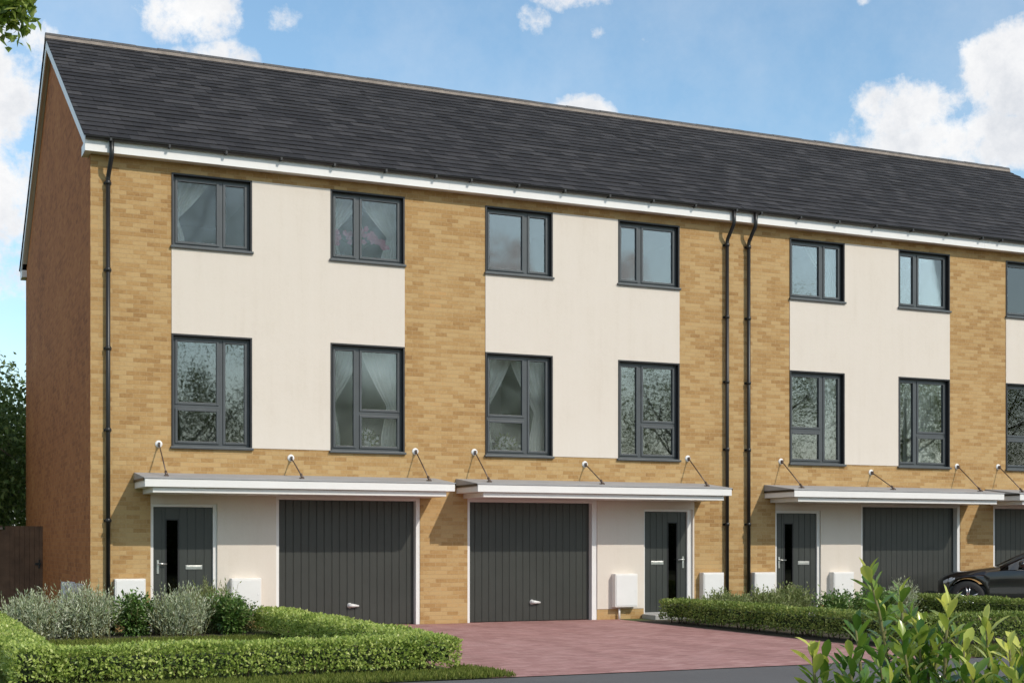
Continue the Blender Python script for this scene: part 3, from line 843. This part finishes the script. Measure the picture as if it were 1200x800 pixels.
def hedge(name, label, boxes, dens, mat, leaf, group='low clipped garden hedges'):
    b0 = boxes[0]
    root = thing(name, label, 'hedge', ((b0[0]+b0[1])/2, (b0[2]+b0[3])/2, 0), group)
    Ps, Ns = [], []
    for bi, (x0, x1, y0, y1, z1) in enumerate(boxes):
        z0 = 0.07
        faces = [((x0,y0,z1),(x1-x0,0,0),(0,y1-y0,0),(0,0,1)), ((x0,y0,z0),(x1-x0,0,0),(0,0,z1-z0),(0,-1,0)), ((x0,y1,z0),(x1-x0,0,0),(0,0,z1-z0),(0,1,0)),
                 ((x0,y0,z0),(0,y1-y0,0),(0,0,z1-z0),(-1,0,0)), ((x1,y0,z0),(0,y1-y0,0),(0,0,z1-z0),(1,0,0))]
        for o_, a, b2, nn in faces:
            ar = np.linalg.norm(np.cross(a, b2)); n = int(ar*dens)
            uv = rng.random((n, 2))
            p = np.array(o_) + uv[:, :1]*np.array(a) + uv[:, 1:]*np.array(b2)
            keep = np.ones(n, bool)
            for bj, (X0, X1, Y0, Y1, Z1) in enumerate(boxes):
                if bj == bi: continue
                keep &= ~((p[:, 0] > X0+.02) & (p[:, 0] < X1-.02) & (p[:, 1] > Y0+.02) & (p[:, 1] < Y1-.02) & (p[:, 2] < Z1-.02))
            p = p[keep]
            if nn[2] == 0:   # thin out low down so the twiggy foot shows
                k2 = rng.random(len(p)) < np.clip(0.4+(p[:, 2]-0.05)/0.09, 0, 1); p = p[k2]
            Ps.append(p); Ns.append(np.tile(nn, (len(p), 1)))
    P_, N_ = np.concatenate(Ps), np.concatenate(Ns).astype(float)
    n = len(P_)
    hole = np.sin(P_[:, 0]*13+2*np.sin(P_[:, 1]*9))*np.sin(P_[:, 1]*12+P_[:, 2]*17)*np.sin(P_[:, 2]*15+P_[:, 0]*6+1)
    keep = rng.random(n) < np.where(hole > .45, .35, 1.0); P_, N_ = P_[keep], N_[keep]; n = len(P_)
    # rounded shoulders
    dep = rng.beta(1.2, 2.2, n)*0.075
    P_ = P_ + N_*(wob(P_)+0.02-dep)[:, None] + rng.normal(0, .006, (n, 3))
    for (x0, x1, y0, y1, z1) in boxes:
        top = P_[:, 2] > z1-0.05
        P_[:, 2] -= np.where(top & ((np.minimum(abs(P_[:, 0]-x0), abs(P_[:, 0]-x1)) < .035)), 0.012, 0)
    D = unit(N_*0.45 + rng.normal(0, .7, (n, 3)) + np.array((0, 0, .35)))
    U_ = unit(N_ + rng.normal(0, .55, (n, 3)))
    L = rng.uniform(leaf*.7, leaf*1.3, n)
    V, F = leaf_arrays(P_, D, U_, L, L*0.58, 0.14)
    clump = 0.5+0.5*np.sin(P_[:, 0]*5.3+1)*np.sin(P_[:, 1]*4.9+P_[:, 2]*7)
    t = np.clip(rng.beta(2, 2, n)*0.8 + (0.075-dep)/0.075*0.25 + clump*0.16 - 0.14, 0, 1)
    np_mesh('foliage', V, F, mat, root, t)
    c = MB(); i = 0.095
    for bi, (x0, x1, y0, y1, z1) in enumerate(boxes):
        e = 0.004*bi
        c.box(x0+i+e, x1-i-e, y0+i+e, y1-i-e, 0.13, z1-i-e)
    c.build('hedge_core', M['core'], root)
    s = MB()
    for (x0, x1, y0, y1, z1) in boxes:
        for _ in range(int((x1-x0+y1-y0)*9)):
            x, y = rng.uniform(x0+.08, x1-.08), rng.uniform(y0+.08, y1-.08)
            s.tube([(x, y, 0.0), (x+rng.normal(0, .03), y+rng.normal(0, .03), 0.12), (x+rng.normal(0, .06), y+rng.normal(0, .06), 0.25)], [0.009, 0.008, 0.005], 5)
    s.build('stems', M['twig'], root)
    return root
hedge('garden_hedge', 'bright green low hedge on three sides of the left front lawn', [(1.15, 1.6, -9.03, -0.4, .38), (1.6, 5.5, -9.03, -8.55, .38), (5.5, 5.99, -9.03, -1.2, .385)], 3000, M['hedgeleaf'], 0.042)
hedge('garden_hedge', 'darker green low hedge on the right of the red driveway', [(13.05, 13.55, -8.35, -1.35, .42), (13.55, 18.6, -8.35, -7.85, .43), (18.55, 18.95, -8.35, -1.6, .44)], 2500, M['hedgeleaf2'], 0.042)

# ------------------------------------------------------------------ bedding shrubs
def lavender(x, y, h, r, label, mat=None, n=420, name='lavender_bush', cat='shrub', wid=1.0):
    o = thing(name, label, cat, (x, y, 0), 'shrubs in the front beds')
    az_ = rng.uniform(0, 6.283, n); tilt = np.abs(rng.normal(0, .42, n)); H = h*rng.uniform(.55, 1.0, n); H[::6] *= 1.22; tilt[::6] *= .7
    bx = np.stack([x+rng.normal(0, r*.28, n), y+rng.normal(0, r*.22, n), np.zeros(n)], 1)
    top = bx + np.stack([np.cos(az_)*np.sin(tilt)*r*1.35, np.sin(az_)*np.sin(tilt)*r*1.1, H*np.cos(tilt*0.8)], 1)
    P_, D = [], []
    k = 17
    for j in range(k):
        f = 0.06+0.94*(j/(k-1))**0.85
        p = bx+(top-bx)*f; p[:, :2] -= (top-bx)[:, :2]*0.25*f*(1-f)
        ax = unit(top-bx)
        d = ax*(0.9+0.5*f) + rng.normal(0, .5, (n, 3))
        P_.append(p+rng.normal(0, .012, (n, 3))); D.append(d)
    P_, D = np.concatenate(P_), np.concatenate(D); m_ = len(P_)
    L = rng.uniform(.035, .075, m_)
    V, F = leaf_arrays(P_, D, rng.normal(0, 1, (m_, 3)), L, L*0.28*wid, 0.1)
    np_mesh('foliage', V, F, mat or M['lavender'], o, np.clip(rng.beta(2, 2, m_)*.75+np.repeat(rng.uniform(0, .25, n)[None], k, 0).ravel(), 0, 1))
    s = MB()
    for i in range(0, n, 3):
        s.tube([bx[i], bx[i]+(top[i]-bx[i])*.5-np.array([*(top[i]-bx[i])[:2]*.06, 0]), top[i]], [.005, .004, .002], 4, cap=False)
    s.build('stems', M['stem'], o)
    return o

def broadleaf(x, y, h, r, label, mat, leaf=0.07, n=1500):
    o = thing('broadleaf_shrub', label, 'shrub', (x, y, 0), 'shrubs in the front beds')
    s = MB(); tips = []
    for _ in range(26):
        a = rng.uniform(0, 6.283); q = rng.uniform(.2, 1)*r; hh = h*rng.uniform(.65, 1.05)*(1-.25*(q/r)**2)
        t_ = np.array((x+math.cos(a)*q, y+math.sin(a)*q*.8, hh)); tips.append(t_)
        s.tube([(x+rng.normal(0, .04), y+rng.normal(0, .04), 0), (x+math.cos(a)*q*.6, y+math.sin(a)*q*.5, hh*.55), t_], [.008, .006, .003], 5)
    s.build('stems', M['stem'], o)
    tips = np.array(tips); idx = rng.integers(0, len(tips), n)
    f = rng.uniform(.2, 1.02, n)[:, None]
    b_ = np.array((x, y, 0.0))
    P_ = b_ + (tips[idx]-b_)*f + rng.normal(0, .06, (n, 3))
    P_[:, 2] = np.maximum(P_[:, 2], 0.03)
    D = unit(unit(P_-b_-np.array((0, 0, h*.35))) + rng.normal(0, .55, (n, 3)))
    U_ = unit(np.array((0, -.2, 1.0)) + rng.normal(0, .5, (n, 3)))
    L = rng.uniform(leaf*.6, leaf*1.25, n)
    V, F = leaf_arrays(P_, D, U_, L, L*.55, 0.16, .12)
    np_mesh('foliage', V, F, mat, o, np.clip(rng.beta(2, 2.4, n), 0, 1))
    return o
lavender(2.0, -1.4, .66, .52, 'silvery lavender bush at the left end of the front bed', n=620)
lavender(2.78, -1.3, .74, .56, 'taller silvery lavender bush below the gable corner', n=680)
broadleaf(3.55, -1.2, .62, .52, 'dark leafy shrub between two lavender bushes, below a white meter box', M['glossleaf'], n=3200)
lavender(4.25, -1.35, .68, .5, 'silver lavender bush in front of the left front door', n=600)
lavender(4.8, -0.95, .76, .44, 'mid green feathery shrub right of the left front door', M['paleleaf'], 420, 'feathery_shrub')
broadleaf(5.05, -1.4, .6, .46, 'dark leafy shrub at the hedge end beside the left garage', M['glossleaf'], n=2800)
broadleaf(3.2, -.7, .5, .42, 'low green shrub against the wall behind the two left lavender bushes', M['paleleaf'], .05, 1700)
broadleaf(4.1, -.65, .48, .42, 'low green shrub against the wall below the left front door', M['paleleaf'], .05, 1700)
broadleaf(5.45, -.75, .42, .34, 'low green shrub at the wall where the hedge meets the left garage', M['paleleaf'], .05, 1300)
lavender(14.1, -1.9, .52, .5, 'pale green shrub behind the corner of the right hedge', M['paleleaf'], 520, 'feathery_shrub', wid=1.6)
lavender(14.9, -2.0, .54, .52, 'pale yellow green shrub below the paired downpipes', M['paleleaf'], 520, 'feathery_shrub', wid=1.6)
lavender(15.7, -1.7, .6, .48, 'pale tall shrub in front of the third front door', M['paleleaf'], 460, 'feathery_shrub', wid=1.5)
broadleaf(15.8, -2.9, .52, .46, 'dark glossy shrub left of its twin, below the third door', M['glossleaf'], n=1900)
broadleaf(16.6, -2.4, .58, .52, 'dark glossy shrub below the pale wall of the third house', M['glossleaf'], n=2100)
broadleaf(17.35, -2.3, .58, .48, 'dark glossy shrub nearest the third garage', M['glossleaf'], n=2000)
lavender(18.0, -2.1, .66, .36, 'grey lavender bush in front of the third garage', None, 380)

# ------------------------------------------------------------------ laurel in the foreground
def laurel_leaf_arrays(P_, D, U_, L, W, curl):
    """five stations x three points: a pointed oval leaf with a raised keel and a curled tip"""
    D = unit(D); S = unit(np.cross(D, U_)); Nn = unit(np.cross(S, D)); n = len(P_)
    st = [(0.0, 0.08), (0.24, 0.55), (0.56, 1.0), (0.84, 0.72), (1.0, 0.04)]
    V = []
    for t, w in st:
        c = P_ + D*(L*t)[:, None] - Nn*(L*curl*t*t)[:, None]
        wv = (W*w*.5)[:, None]
        V += [c + S*wv + Nn*wv*.32, c, c - S*wv + Nn*wv*.32]
    V = np.stack(V, 1); i = (np.arange(n)*15)[:, None]
    F = []
    for a in range(4):
        for b2 in range(2):
            q = a*3+b2
            F.append(i + np.array((q, q+1, q+4, q+3)))
    return V.reshape(-1, 3), np.stack(F, 1).reshape(-1, 4)

def laurel(label, base, tips, name='laurel_shrub'):
    o = thing(name, label, 'shrub', (*base, 0), 'laurel shrubs at the front')
    s = MB(); P_, D, U_, L, T, C = [], [], [], [], [], []
    for (tx, ty, tz, young) in tips:
        tz -= 0.02; tip = np.array((tx, ty, tz)); b_ = np.array((base[0]+(tx-base[0])*.35+rng.normal(0, .03), base[1]+(ty-base[1])*.35+rng.normal(0, .03), 0.0))
        mid = b_ + (tip-b_)*.55 + np.array((rng.normal(0, .03), rng.normal(0, .03), 0))
        pts = [b_, mid, tip]
        def at(f):
            return (1-f)**2*b_ + 2*f*(1-f)*(mid*2-(b_+tip)/2) + f*f*tip
        s.tube([at(f) for f in (0, .25, .5, .75, .9, 1)], [.013, .011, .009, .007, .005, .003], 6)
        n = int(rng.integers(38, 46)); ph = rng.uniform(0, 6.28)
        f0 = max(0.2, 1-0.66/tz)
        for k in range(n):
            g = k/(n-1); f = f0+(1-f0)*g**.8
            p = at(f); ax = unit(at(min(1, f+.01))-at(f-.02))
            a = ph + k*2.4
            out = np.array((math.cos(a), math.sin(a), 0))
            el = 0.35+1.5*max(0, g-.55)
            d = out*(1.05-.55*g) + ax*el + rng.normal(0, .16, 3)
            P_.append(p); D.append(d); U_.append(ax*1.0 - out*0.5*(0.4) + rng.normal(0, .22, 3))
            ln = rng.uniform(.052, .096)*(1 if g < .93 else .8); L.append(ln); C.append(rng.uniform(-.05, .3))
            T.append(np.clip(.14+.3*g + young*max(0, g-.5)*1.4 + rng.normal(0, .17), 0, 1))
    V, F = laurel_leaf_arrays(np.array(P_), np.array(D), np.array(U_), np.array(L), np.array(L)*rng.uniform(.32, .42, len(L)), np.array(C))
    np_mesh('foliage', V, F, M['laurel'], o, np.array(T), True, per=8)
    s.build('stems', M['stem'], o)
def dense(tips, n, seed):
    r_ = np.random.default_rng(seed); t = list(tips)
    for _ in range(n):
        a, b2 = tips[r_.integers(len(tips))], tips[r_.integers(len(tips))]; f = r_.uniform(0, 1)
        t.append((a[0]*f+b2[0]*(1-f)+r_.normal(0, .06), a[1]*f+b2[1]*(1-f)+r_.normal(0, .08), min(a[2], b2[2])-r_.uniform(.03, .16), r_.uniform(0, .5)))
    return t
laurel('tall leafy laurel shrub at the front, left of the yellow tipped one', (2.76, -20.59), dense([(2.743, -20.513, 1.414, 0.5), (2.9, -20.473, 1.354, 0.3), (2.644, -20.578, 1.252, 0.2), (2.921, -20.373, 1.279, 0.4), (2.887, -20.576, 1.221, 0.3), (2.568, -20.654, 1.173, 0.2), (2.643, -20.687, 1.198, 0.3), (2.773, -20.635, 1.217, 0.5), (2.971, -20.504, 1.142, 0.1), (2.612, -20.783, 1.149, 0.2), (2.545, -20.753, 1.113, 0.1), (2.996, -20.406, 1.271, 0.2), (2.734, -20.728, 1.116, 0.1)], 8, 977))
laurel('laurel shrub with upright yellow green shoots at the front', (2.92, -20.71), dense([(2.899, -20.691, 1.327, 1.0), (2.92, -20.591, 1.202, 0.3), (3.073, -20.659, 1.252, 0.9), (2.871, -20.788, 1.198, 0.6), (2.823, -20.876, 1.137, 0.4), (2.89, -20.687, 1.132, 0.2), (3.023, -20.746, 1.132, 0.5), (3.131, -20.466, 1.216, 0.4), (2.73, -20.835, 1.088, 0.2), (2.846, -20.886, 1.088, 0.3), (2.925, -20.539, 1.244, 0.9)], 8, 978))
laurel('laurel shrub in the bottom right corner', (3.06, -20.82), dense([(2.992, -20.842, 1.198, 0.9), (3.098, -20.779, 1.196, 0.6), (2.935, -20.926, 1.125, 0.4), (3.207, -20.719, 1.228, 0.5), (3.163, -20.808, 1.158, 0.3), (2.968, -20.941, 1.088, 0.3), (3.046, -20.757, 1.068, 0.3)], 8, 979))
laurel('small laurel shoots standing apart, farthest left of the laurels', (2.55, -20.55), [(2.525, -20.525, 1.19, 0.8), (2.588, -20.499, 1.15, 0.3), (2.6, -20.58, 1.08, 0.2)])

# ------------------------------------------------------------------ trees
def tree(name, label, x, y, h, cr, cz, n_cl, per, leaf, mat, group=None, limbs=9, trunk=0.16, extra=(), shape=(1, 1, .9), cut=None, seed=1):
    r_ = np.random.default_rng(seed)
    o = thing(name, label, 'tree', (x, y, 0), group)
    s = MB()
    top = cz+cr*shape[2]*.6
    s.tube([(x, y, -.05), (x+.03, y, h*.12), (x-.04, y+.03, cz-cr*.3), (x+.05, y, cz+cr*.1), (x, y, top)], [trunk*1.35, trunk, trunk*.75, trunk*.45, .015], 9)
    ends = []
    for k in range(limbs):
        a = 2*math.pi*k/limbs + r_.uniform(-.3, .3); z0 = cz-cr*shape[2]*r_.uniform(.1, .75); l = cr*r_.uniform(.6, .95)
        e = np.array((x+math.cos(a)*l*shape[0], y+math.sin(a)*l*shape[1], z0+cr*r_.uniform(.3, .9)))
        ends.append(e)
        m_ = np.array((x+math.cos(a)*l*.45, y+math.sin(a)*l*.45, z0+(e[2]-z0)*.3))
        s.tube([(x, y, z0-.1), m_, e], [trunk*.4, trunk*.26, .012], 6)
        for q in range(4):
            f = r_.uniform(.35, .95); p0 = m_+(e-m_)*f
            s.tube([p0, p0+r_.normal(0, cr*.14, 3)+np.array((0, 0, cr*.1)), p0+unit(r_.normal(0, 1, 3)+np.array((0, 0, .5)))*cr*.38], [trunk*.12, trunk*.08, .006], 5, cap=False)
    u = unit(r_.normal(0, 1, (n_cl, 3))); rad = r_.uniform(.35, 1.0, n_cl)**.55
    c = np.array((x, y, cz)) + u*rad[:, None]*cr*np.array(shape)*(1+.22*np.sin(u[:, :1]*5+u[:, 1:2]*4+seed))
    ex = []
    for q in extra:
        q0 = np.array((x, y, cz)); q1 = np.array(q[:3])
        s.tube([q0, (q0+q1)/2+np.array((0, 0, .25)), q1], [trunk*.3, trunk*.14, .008], 6)
        ex += [q1+r_.normal(0, 1, 3)*np.array(q[3:6]) for _ in range(int(q[6]))]
    if ex: c = np.concatenate([c, np.array(ex)])
    m_ = len(c); sz = np.where(np.arange(m_) < n_cl, cr*.13, .09)
    P_ = np.repeat(c, per, 0) + r_.normal(0, 1, (m_*per, 3))*np.repeat(sz, per)[:, None]
    if cut is not None: P_ = P_[cut(P_)]
    n = len(P_)
    D = unit(r_.normal(0, 1, (n, 3))+np.array((0, 0, -.25))); U_ = unit(r_.normal(0, .7, (n, 3))+np.array((0, 0, 1)))
    L = r_.uniform(leaf*.7, leaf*1.3, n)
    V, F = leaf_arrays(P_, D, U_, L, L*.5, .12, .1)
    np_mesh('crown', V, F, mat, o, np.clip(r_.beta(2, 2, n), 0, 1))
    s.build('trunk', M['bark'], o)
    return o
tree('broadleaf_tree', 'fresh green tree whose branch tip enters the top left corner', -2.4, -8.4, 11, 2.75, 7.9, 170, 42, .13, M['limeleaf'], trunk=.2,
     extra=[(1.12, -8.25, 7.42, .1, .12, .12, 12), (1.2, -8.2, 7.2, .05, .1, .07, 5), (1.0, -8.3, 7.05, .06, .1, .06, 5)], cut=lambda P_: P_[:, 0] < 1.45, seed=3)
BG = 'trees behind the garden fence'
tree('garden_tree', 'dark leafy tree above the brown fence, nearest the gable', 1.7, 14.5, 5.9, 2.5, 3.5, 300, 60, .16, M['treeleaf'], BG, seed=5)
tree('garden_tree', 'dark tree behind the fence at the left picture edge', -1.6, 13.0, 5.6, 2.4, 3.2, 240, 55, .16, M['treeleaf'], BG, seed=6)
tree('garden_tree', 'dark tree farther back above the fence', 3.0, 18.5, 6.2, 2.7, 3.2, 220, 55, .16, M['treeleaf'], BG, seed=8)

MG = 'trees across the road, mirrored in the windows'
for i, (x, y, h, cr) in enumerate([(13, -46, 10.2, 3.7), (20, -47, 11.5, 4.2), (27.5, -45, 11.2, 4.0), (34, -48, 15.5, 4.6), (42, -46, 12, 4.4), (50, -49, 16.5, 5.0), (58, -46, 13, 4.5), (67, -48, 14, 5), (76, -47, 13, 5), (13.5, -51, 22, 5.6), (22.5, -52, 22.5, 5.8)]):  # tall last pair: unseen, added to darken what the upper panes mirror
    tree('roadside_tree', 'leafy tree across the road, seen only mirrored in the window glass', x, y, h, cr, h-cr*.95, 170, 130, .13, M['backleaf'], MG, limbs=7, trunk=.24, seed=20+i)

hx_ = rng.uniform(-10, 95, 16000); hz_ = rng.uniform(0, 2.7, 16000)
oh = thing('reflection_hedge', 'tall dark hedge across the road, added unseen to darken the door glass reflection', 'hedge', (40, -43.5, 0))  # unseen hedge added so the door glass mirrors something dark
P_ = np.stack([hx_, -42.6+.12*np.sin(hx_*2.1)+rng.normal(0, .12, 16000), hz_+.15*np.sin(hx_*1.3)], 1)
V, F = leaf_arrays(P_, np.array((0, .6, .2))+rng.normal(0, .8, P_.shape), np.array((0, .5, .7))+rng.normal(0, .6, P_.shape), rng.uniform(.12, .25, 16000), rng.uniform(.08, .15, 16000))
np_mesh('foliage', V, F, M['treeleaf'], oh, rng.beta(2, 2, 16000))
MB().box(-10, 95, -44.2, -42.75, 0, 2.6).build('hedge_core', M['core'], oh)

# ------------------------------------------------------------------ fence and gate beside the gable
fx = thing('timber_fence', 'brown close boarded fence with a pale cap rail left of the gable', 'fence', (-4, 7.9, 0))
b = MB(); x = -10.0
while x < 2.2:
    d = rng.normal(0, .002); b.box(x, x+.143, 7.88+d, 7.9+d, 0.02, 1.76+rng.normal(0, .003)); x += .15
b.build('boards', M['fence'], fx); MB().box(-10, 2.2, 7.905, 7.92, .02, 1.75).build('backing', M['fence'], fx)
MB().box(-10, 2.2, 7.86, 7.93, 1.765, 1.81).build('cap_rail', M['fencecap'], fx)
MB().box(-10, 2.2, 7.845, 7.878, 0.02, .2).build('gravel_board', M['fence'], fx)
for k in range(6): MB().box(-10+k*2.42, -9.9+k*2.42, 7.93, 8.03, 0, 1.85).build('post', M['fence'], fx)
gt = thing('garden_gate', 'narrow brown timber gate with a black latch against the gable wall', 'gate', (2.6, 7.9, 0))
b = MB(); x = 2.25
while x < 2.98: b.box(x, x+.094, 7.87, 7.89, .06, 1.84); x += .1
b.build('boards', M['fence'], gt); MB().box(2.25, 2.98, 7.8905, 7.8915, .06, 1.83).build('backing', M['fence'], gt)
MB().box(2.25, 2.99, 7.892, 7.93, .25, .37).box(2.25, 2.99, 7.892, 7.93, 1.5, 1.62).build('ledge', M['fence'], gt)
MB().box(2.86, 2.98, 7.84, 7.868, 1.0, 1.05).box(2.93, 2.96, 7.845, 7.866, .93, 1.12).build('latch', M['black'], gt)

# ------------------------------------------------------------------ parked car (nose towards -X)
def car(x0, yc, label):
    o = thing('parked_car', label, 'car', (x0+2.25, yc, 0))
    Lc, Wd = 4.5, 0.9
    wf, wr, rr = 0.58, 3.3, 0.355
    xs = sorted(set(list(np.linspace(0, Lc, 46)) + [wf+q for q in np.linspace(-.41, .41, 15)] + [wr+q for q in np.linspace(-.41, .41, 15)]))
    def lerp(tab, x):
        return float(np.interp(x, [a for a, _ in tab], [b3 for _, b3 in tab]))
    top = [(0, .7), (.06, .78), (.3, .87), (.7, .94), (1.1, .99), (1.35, 1.02), (2.2, 1.03), (3.3, 1.03), (4.0, 1.05), (4.35, 1.02), (4.5, .86)]
    shoulder = [(0, .62), (.06, .71), (.3, .8), (.7, .865), (1.3, .92), (3.3, .95), (4.1, .97), (4.5, .8)]
    wid = [(0, .5), (.06, .66), (.2, .8), (.45, .88), (.7, .895), (1.6, .9), (3.6, .9), (4.2, .86), (4.5, .74)]
    low = [(0, .3), (.15, .22), (.5, .2), (4.0, .2), (4.35, .26), (4.5, .34)]
    V, F = [], []
    for x in xs:
        zl = lerp(low, x)
        for wx in (wf, wr):
            q = .405**2-(x-wx)**2
            if q > 0: zl = max(zl, rr+math.sqrt(q))
        zs, zt, w = lerp(shoulder, x), lerp(top, x), lerp(wid, x)
        zl = min(zl, zs-.04); zm = zl+(zs-zl)*.45
        half = [(w-.025, zl), (w-.002, zl+.015), (w+.006, zm), (w-.012, zl+(zs-zl)*.72), (w-.004, zl+(zs-zl)*.8), (w-.03, zs), (w*.86, zs+(zt-zs)*.7), (w*.5, zt-.006), (0, zt)]
        row = [(x0+x, yc-a, z) for a, z in half] + [(x0+x, yc+a, z) for a, z in half[-2::-1]]
        V.append(row)
    n = len(V[0])
    mb = MB()
    for i in range(len(xs)-1):
        for k in range(n-1): F.append((i*n+k, (i+1)*n+k, (i+1)*n+k+1, i*n+k+1))
    F += [tuple(range(n)), tuple(range((len(xs)-1)*n, len(xs)*n))[::-1]]
    mb.add([p for r_ in V for p in r_], F, 0, .5, True)
    body = mb.build('body', M['carpaint'], o)
    es = body.modifiers.new('edge', 'EDGE_SPLIT'); es.split_angle = R(35)
    MB().box(x0+.12, x0+4.35, yc-.78, yc+.78, .24, .6).build('underbody', M['black'], o)
    # cabin
    def roofz(x): return lerp([(1.2, 1.0), (1.55, 1.17), (1.95, 1.35), (2.3, 1.45), (2.8, 1.48), (3.4, 1.42), (3.9, 1.27), (4.3, 1.04)], x)
    cx = list(np.linspace(1.2, 4.3, 30)); cab = MB(); rowz = []
    for x in cx:
        zt = roofz(x); zb = lerp(shoulder, x)
        w0 = .86; t = (zt-zb)/.55; w1 = w0-.2*t
        rowz.append([(x0+x, yc-w1-.0, zt-.03), (x0+x, yc-w1+.06, zt-.004), (x0+x, yc-w1*.5, zt+.012*t), (x0+x, yc, zt+.018*t), (x0+x, yc+w1*.5, zt+.012*t), (x0+x, yc+w1-.06, zt-.004), (x0+x, yc+w1, zt-.03)])
    # roof skin between windscreen top and rear window top
    ri = [i for i, x in enumerate(cx) if 2.0 <= x <= 3.75]
    k7 = 7
    cab.add([p for i in ri for p in rowz[i]], [(a*k7+b3, (a+1)*k7+b3, (a+1)*k7+b3+1, a*k7+b3+1) for a in range(len(ri)-1) for b3 in range(6)], 0, .5, True)
    for s in (-1, 1):   # pillars
        def side(x, z):
            zb = lerp(shoulder, x); return yc+s*(.86-.2*(z-zb)/.55+.004)
        for path in ([(1.2, .98), (1.6, 1.18), (2.0, 1.355), (2.3, 1.43), (2.8, 1.46), (3.4, 1.4), (3.9, 1.24), (4.28, 1.03)], [(2.62, .95), (2.66, 1.42)], [(3.5, .97), (3.62, 1.34)]):
            cab.tube([(x0+x, side(x, z), z) for x, z in path], .032, 6)
    cab.build('roof', M['carpaint'], o)
    g = MB()
    ws = [i for i, x in enumerate(cx) if x <= 2.12]; rw = [i for i, x in enumerate(cx) if x >= 3.65]
    for ids in (ws, rw):
        if ids is rw: g.build('windscreen', M['carglass'], o); g = MB()
        g.add([p for i in ids for p in rowz[i]], [(a*k7+b3, (a+1)*k7+b3, (a+1)*k7+b3+1, a*k7+b3+1) for a in range(len(ids)-1) for b3 in range(6)], 0, .5, True)
    g.build('rear_window', M['carglass'], o)
    for s in (-1, 1):
        for xa, xb in ((1.36, 2.63), (2.66, 3.52), (3.54, 4.15)):
            q = MB(); m_ = 9; v = []
            for i in range(m_):
                x = xa+(xb-xa)*i/(m_-1); zb = lerp(shoulder, x)-.01; zt = roofz(x)-.035
                v += [(x0+x, yc+s*.858, zb), (x0+x, yc+s*(.86-.2*(zt-zb)/.55), max(zt, zb+.01))]
            q.add(v, [(2*i, 2*i+2, 2*i+3, 2*i+1) for i in range(m_-1)])
            q.build('side_window', M['carglass'], o)
        hl = MB()
        v = []
        for x, z0, z1 in ((.1, .65, .7), (.16, .66, .735), (.24, .68, .77), (.33, .73, .79)):
            w = lerp(wid, x)+.004; v += [(x0+x, yc+s*(w-.004), z0), (x0+x, yc+s*(w+.004), (z0+z1)/2), (x0+x, yc+s*(w-.022), z1)]
        hl.add(v, [(3*i+j, 3*i+3+j, 3*i+4+j, 3*i+1+j) for i in range(3) for j in range(2)], 0, .5, True)
        hl.build('headlight', M['lamp'], o)
        mr = MB(); mr.lathe([(0, -.1), (.055, -.085), (.075, 0), (.06, .085), (0, .1)], (x0+1.62, yc+s*1.0, 1.05), 'y', 12)
        mr.tube([(x0+1.64, yc+s*.86, .98), (x0+1.62, yc+s*.97, 1.03)], .02, 6); mr.build('mirror', M['carpaint'], o)
        tr = MB(); tr.tube([(x0+x, yc+s*(lerp(wid, x)-.03), lerp(shoulder, x)+.008) for x in np.linspace(1.5, 4.0, 12)], .008, 5); tr.build('chrome_strip', M['rim'], o)
        for wx in (wf, wr):
            c = (x0+wx, yc+s*.79, rr)
            w = MB(); w.lathe([(.235, -.1), (.29, -.105), (.335, -.085), (rr, -.05), (rr, .05), (.335, .085), (.29, .105), (.235, .1)], c, 'y', 40)
            wo = w.build('wheel', M['tyre'], o)
            rm = MB(); f = s
            rm.lathe([(.236, f*.1), (.225, f*.085), (.215, f*.02), (.2, -f*.06)], c, 'y', 40)
            rm.lathe([(.0, f*.075), (.045, f*.07), (.05, f*.04)], c, 'y', 16)
            for k in range(10):
                a = 2*math.pi*(k//2)/5 + (.16 if k % 2 else -.16) + .3
                rm.tube([(c[0]+.03*math.cos(a), c[1]+f*.06, c[2]+.03*math.sin(a)), (c[0]+.215*math.cos(a*1.0), c[1]+f*.075, c[2]+.215*math.sin(a))], [.02, .017], 5)
            rm.build('rim', M['rim'], wo)
            MB().lathe([(0, f*.02), (.2, f*.018)], c, 'y', 24).build('brake_disc', M['black'], wo)
    return o
pc = car(21.85-2.25, -2.15, 'dark brown saloon car parked nose left in front of the right hand garages')
pc.rotation_euler = (0, 0, R(-41))
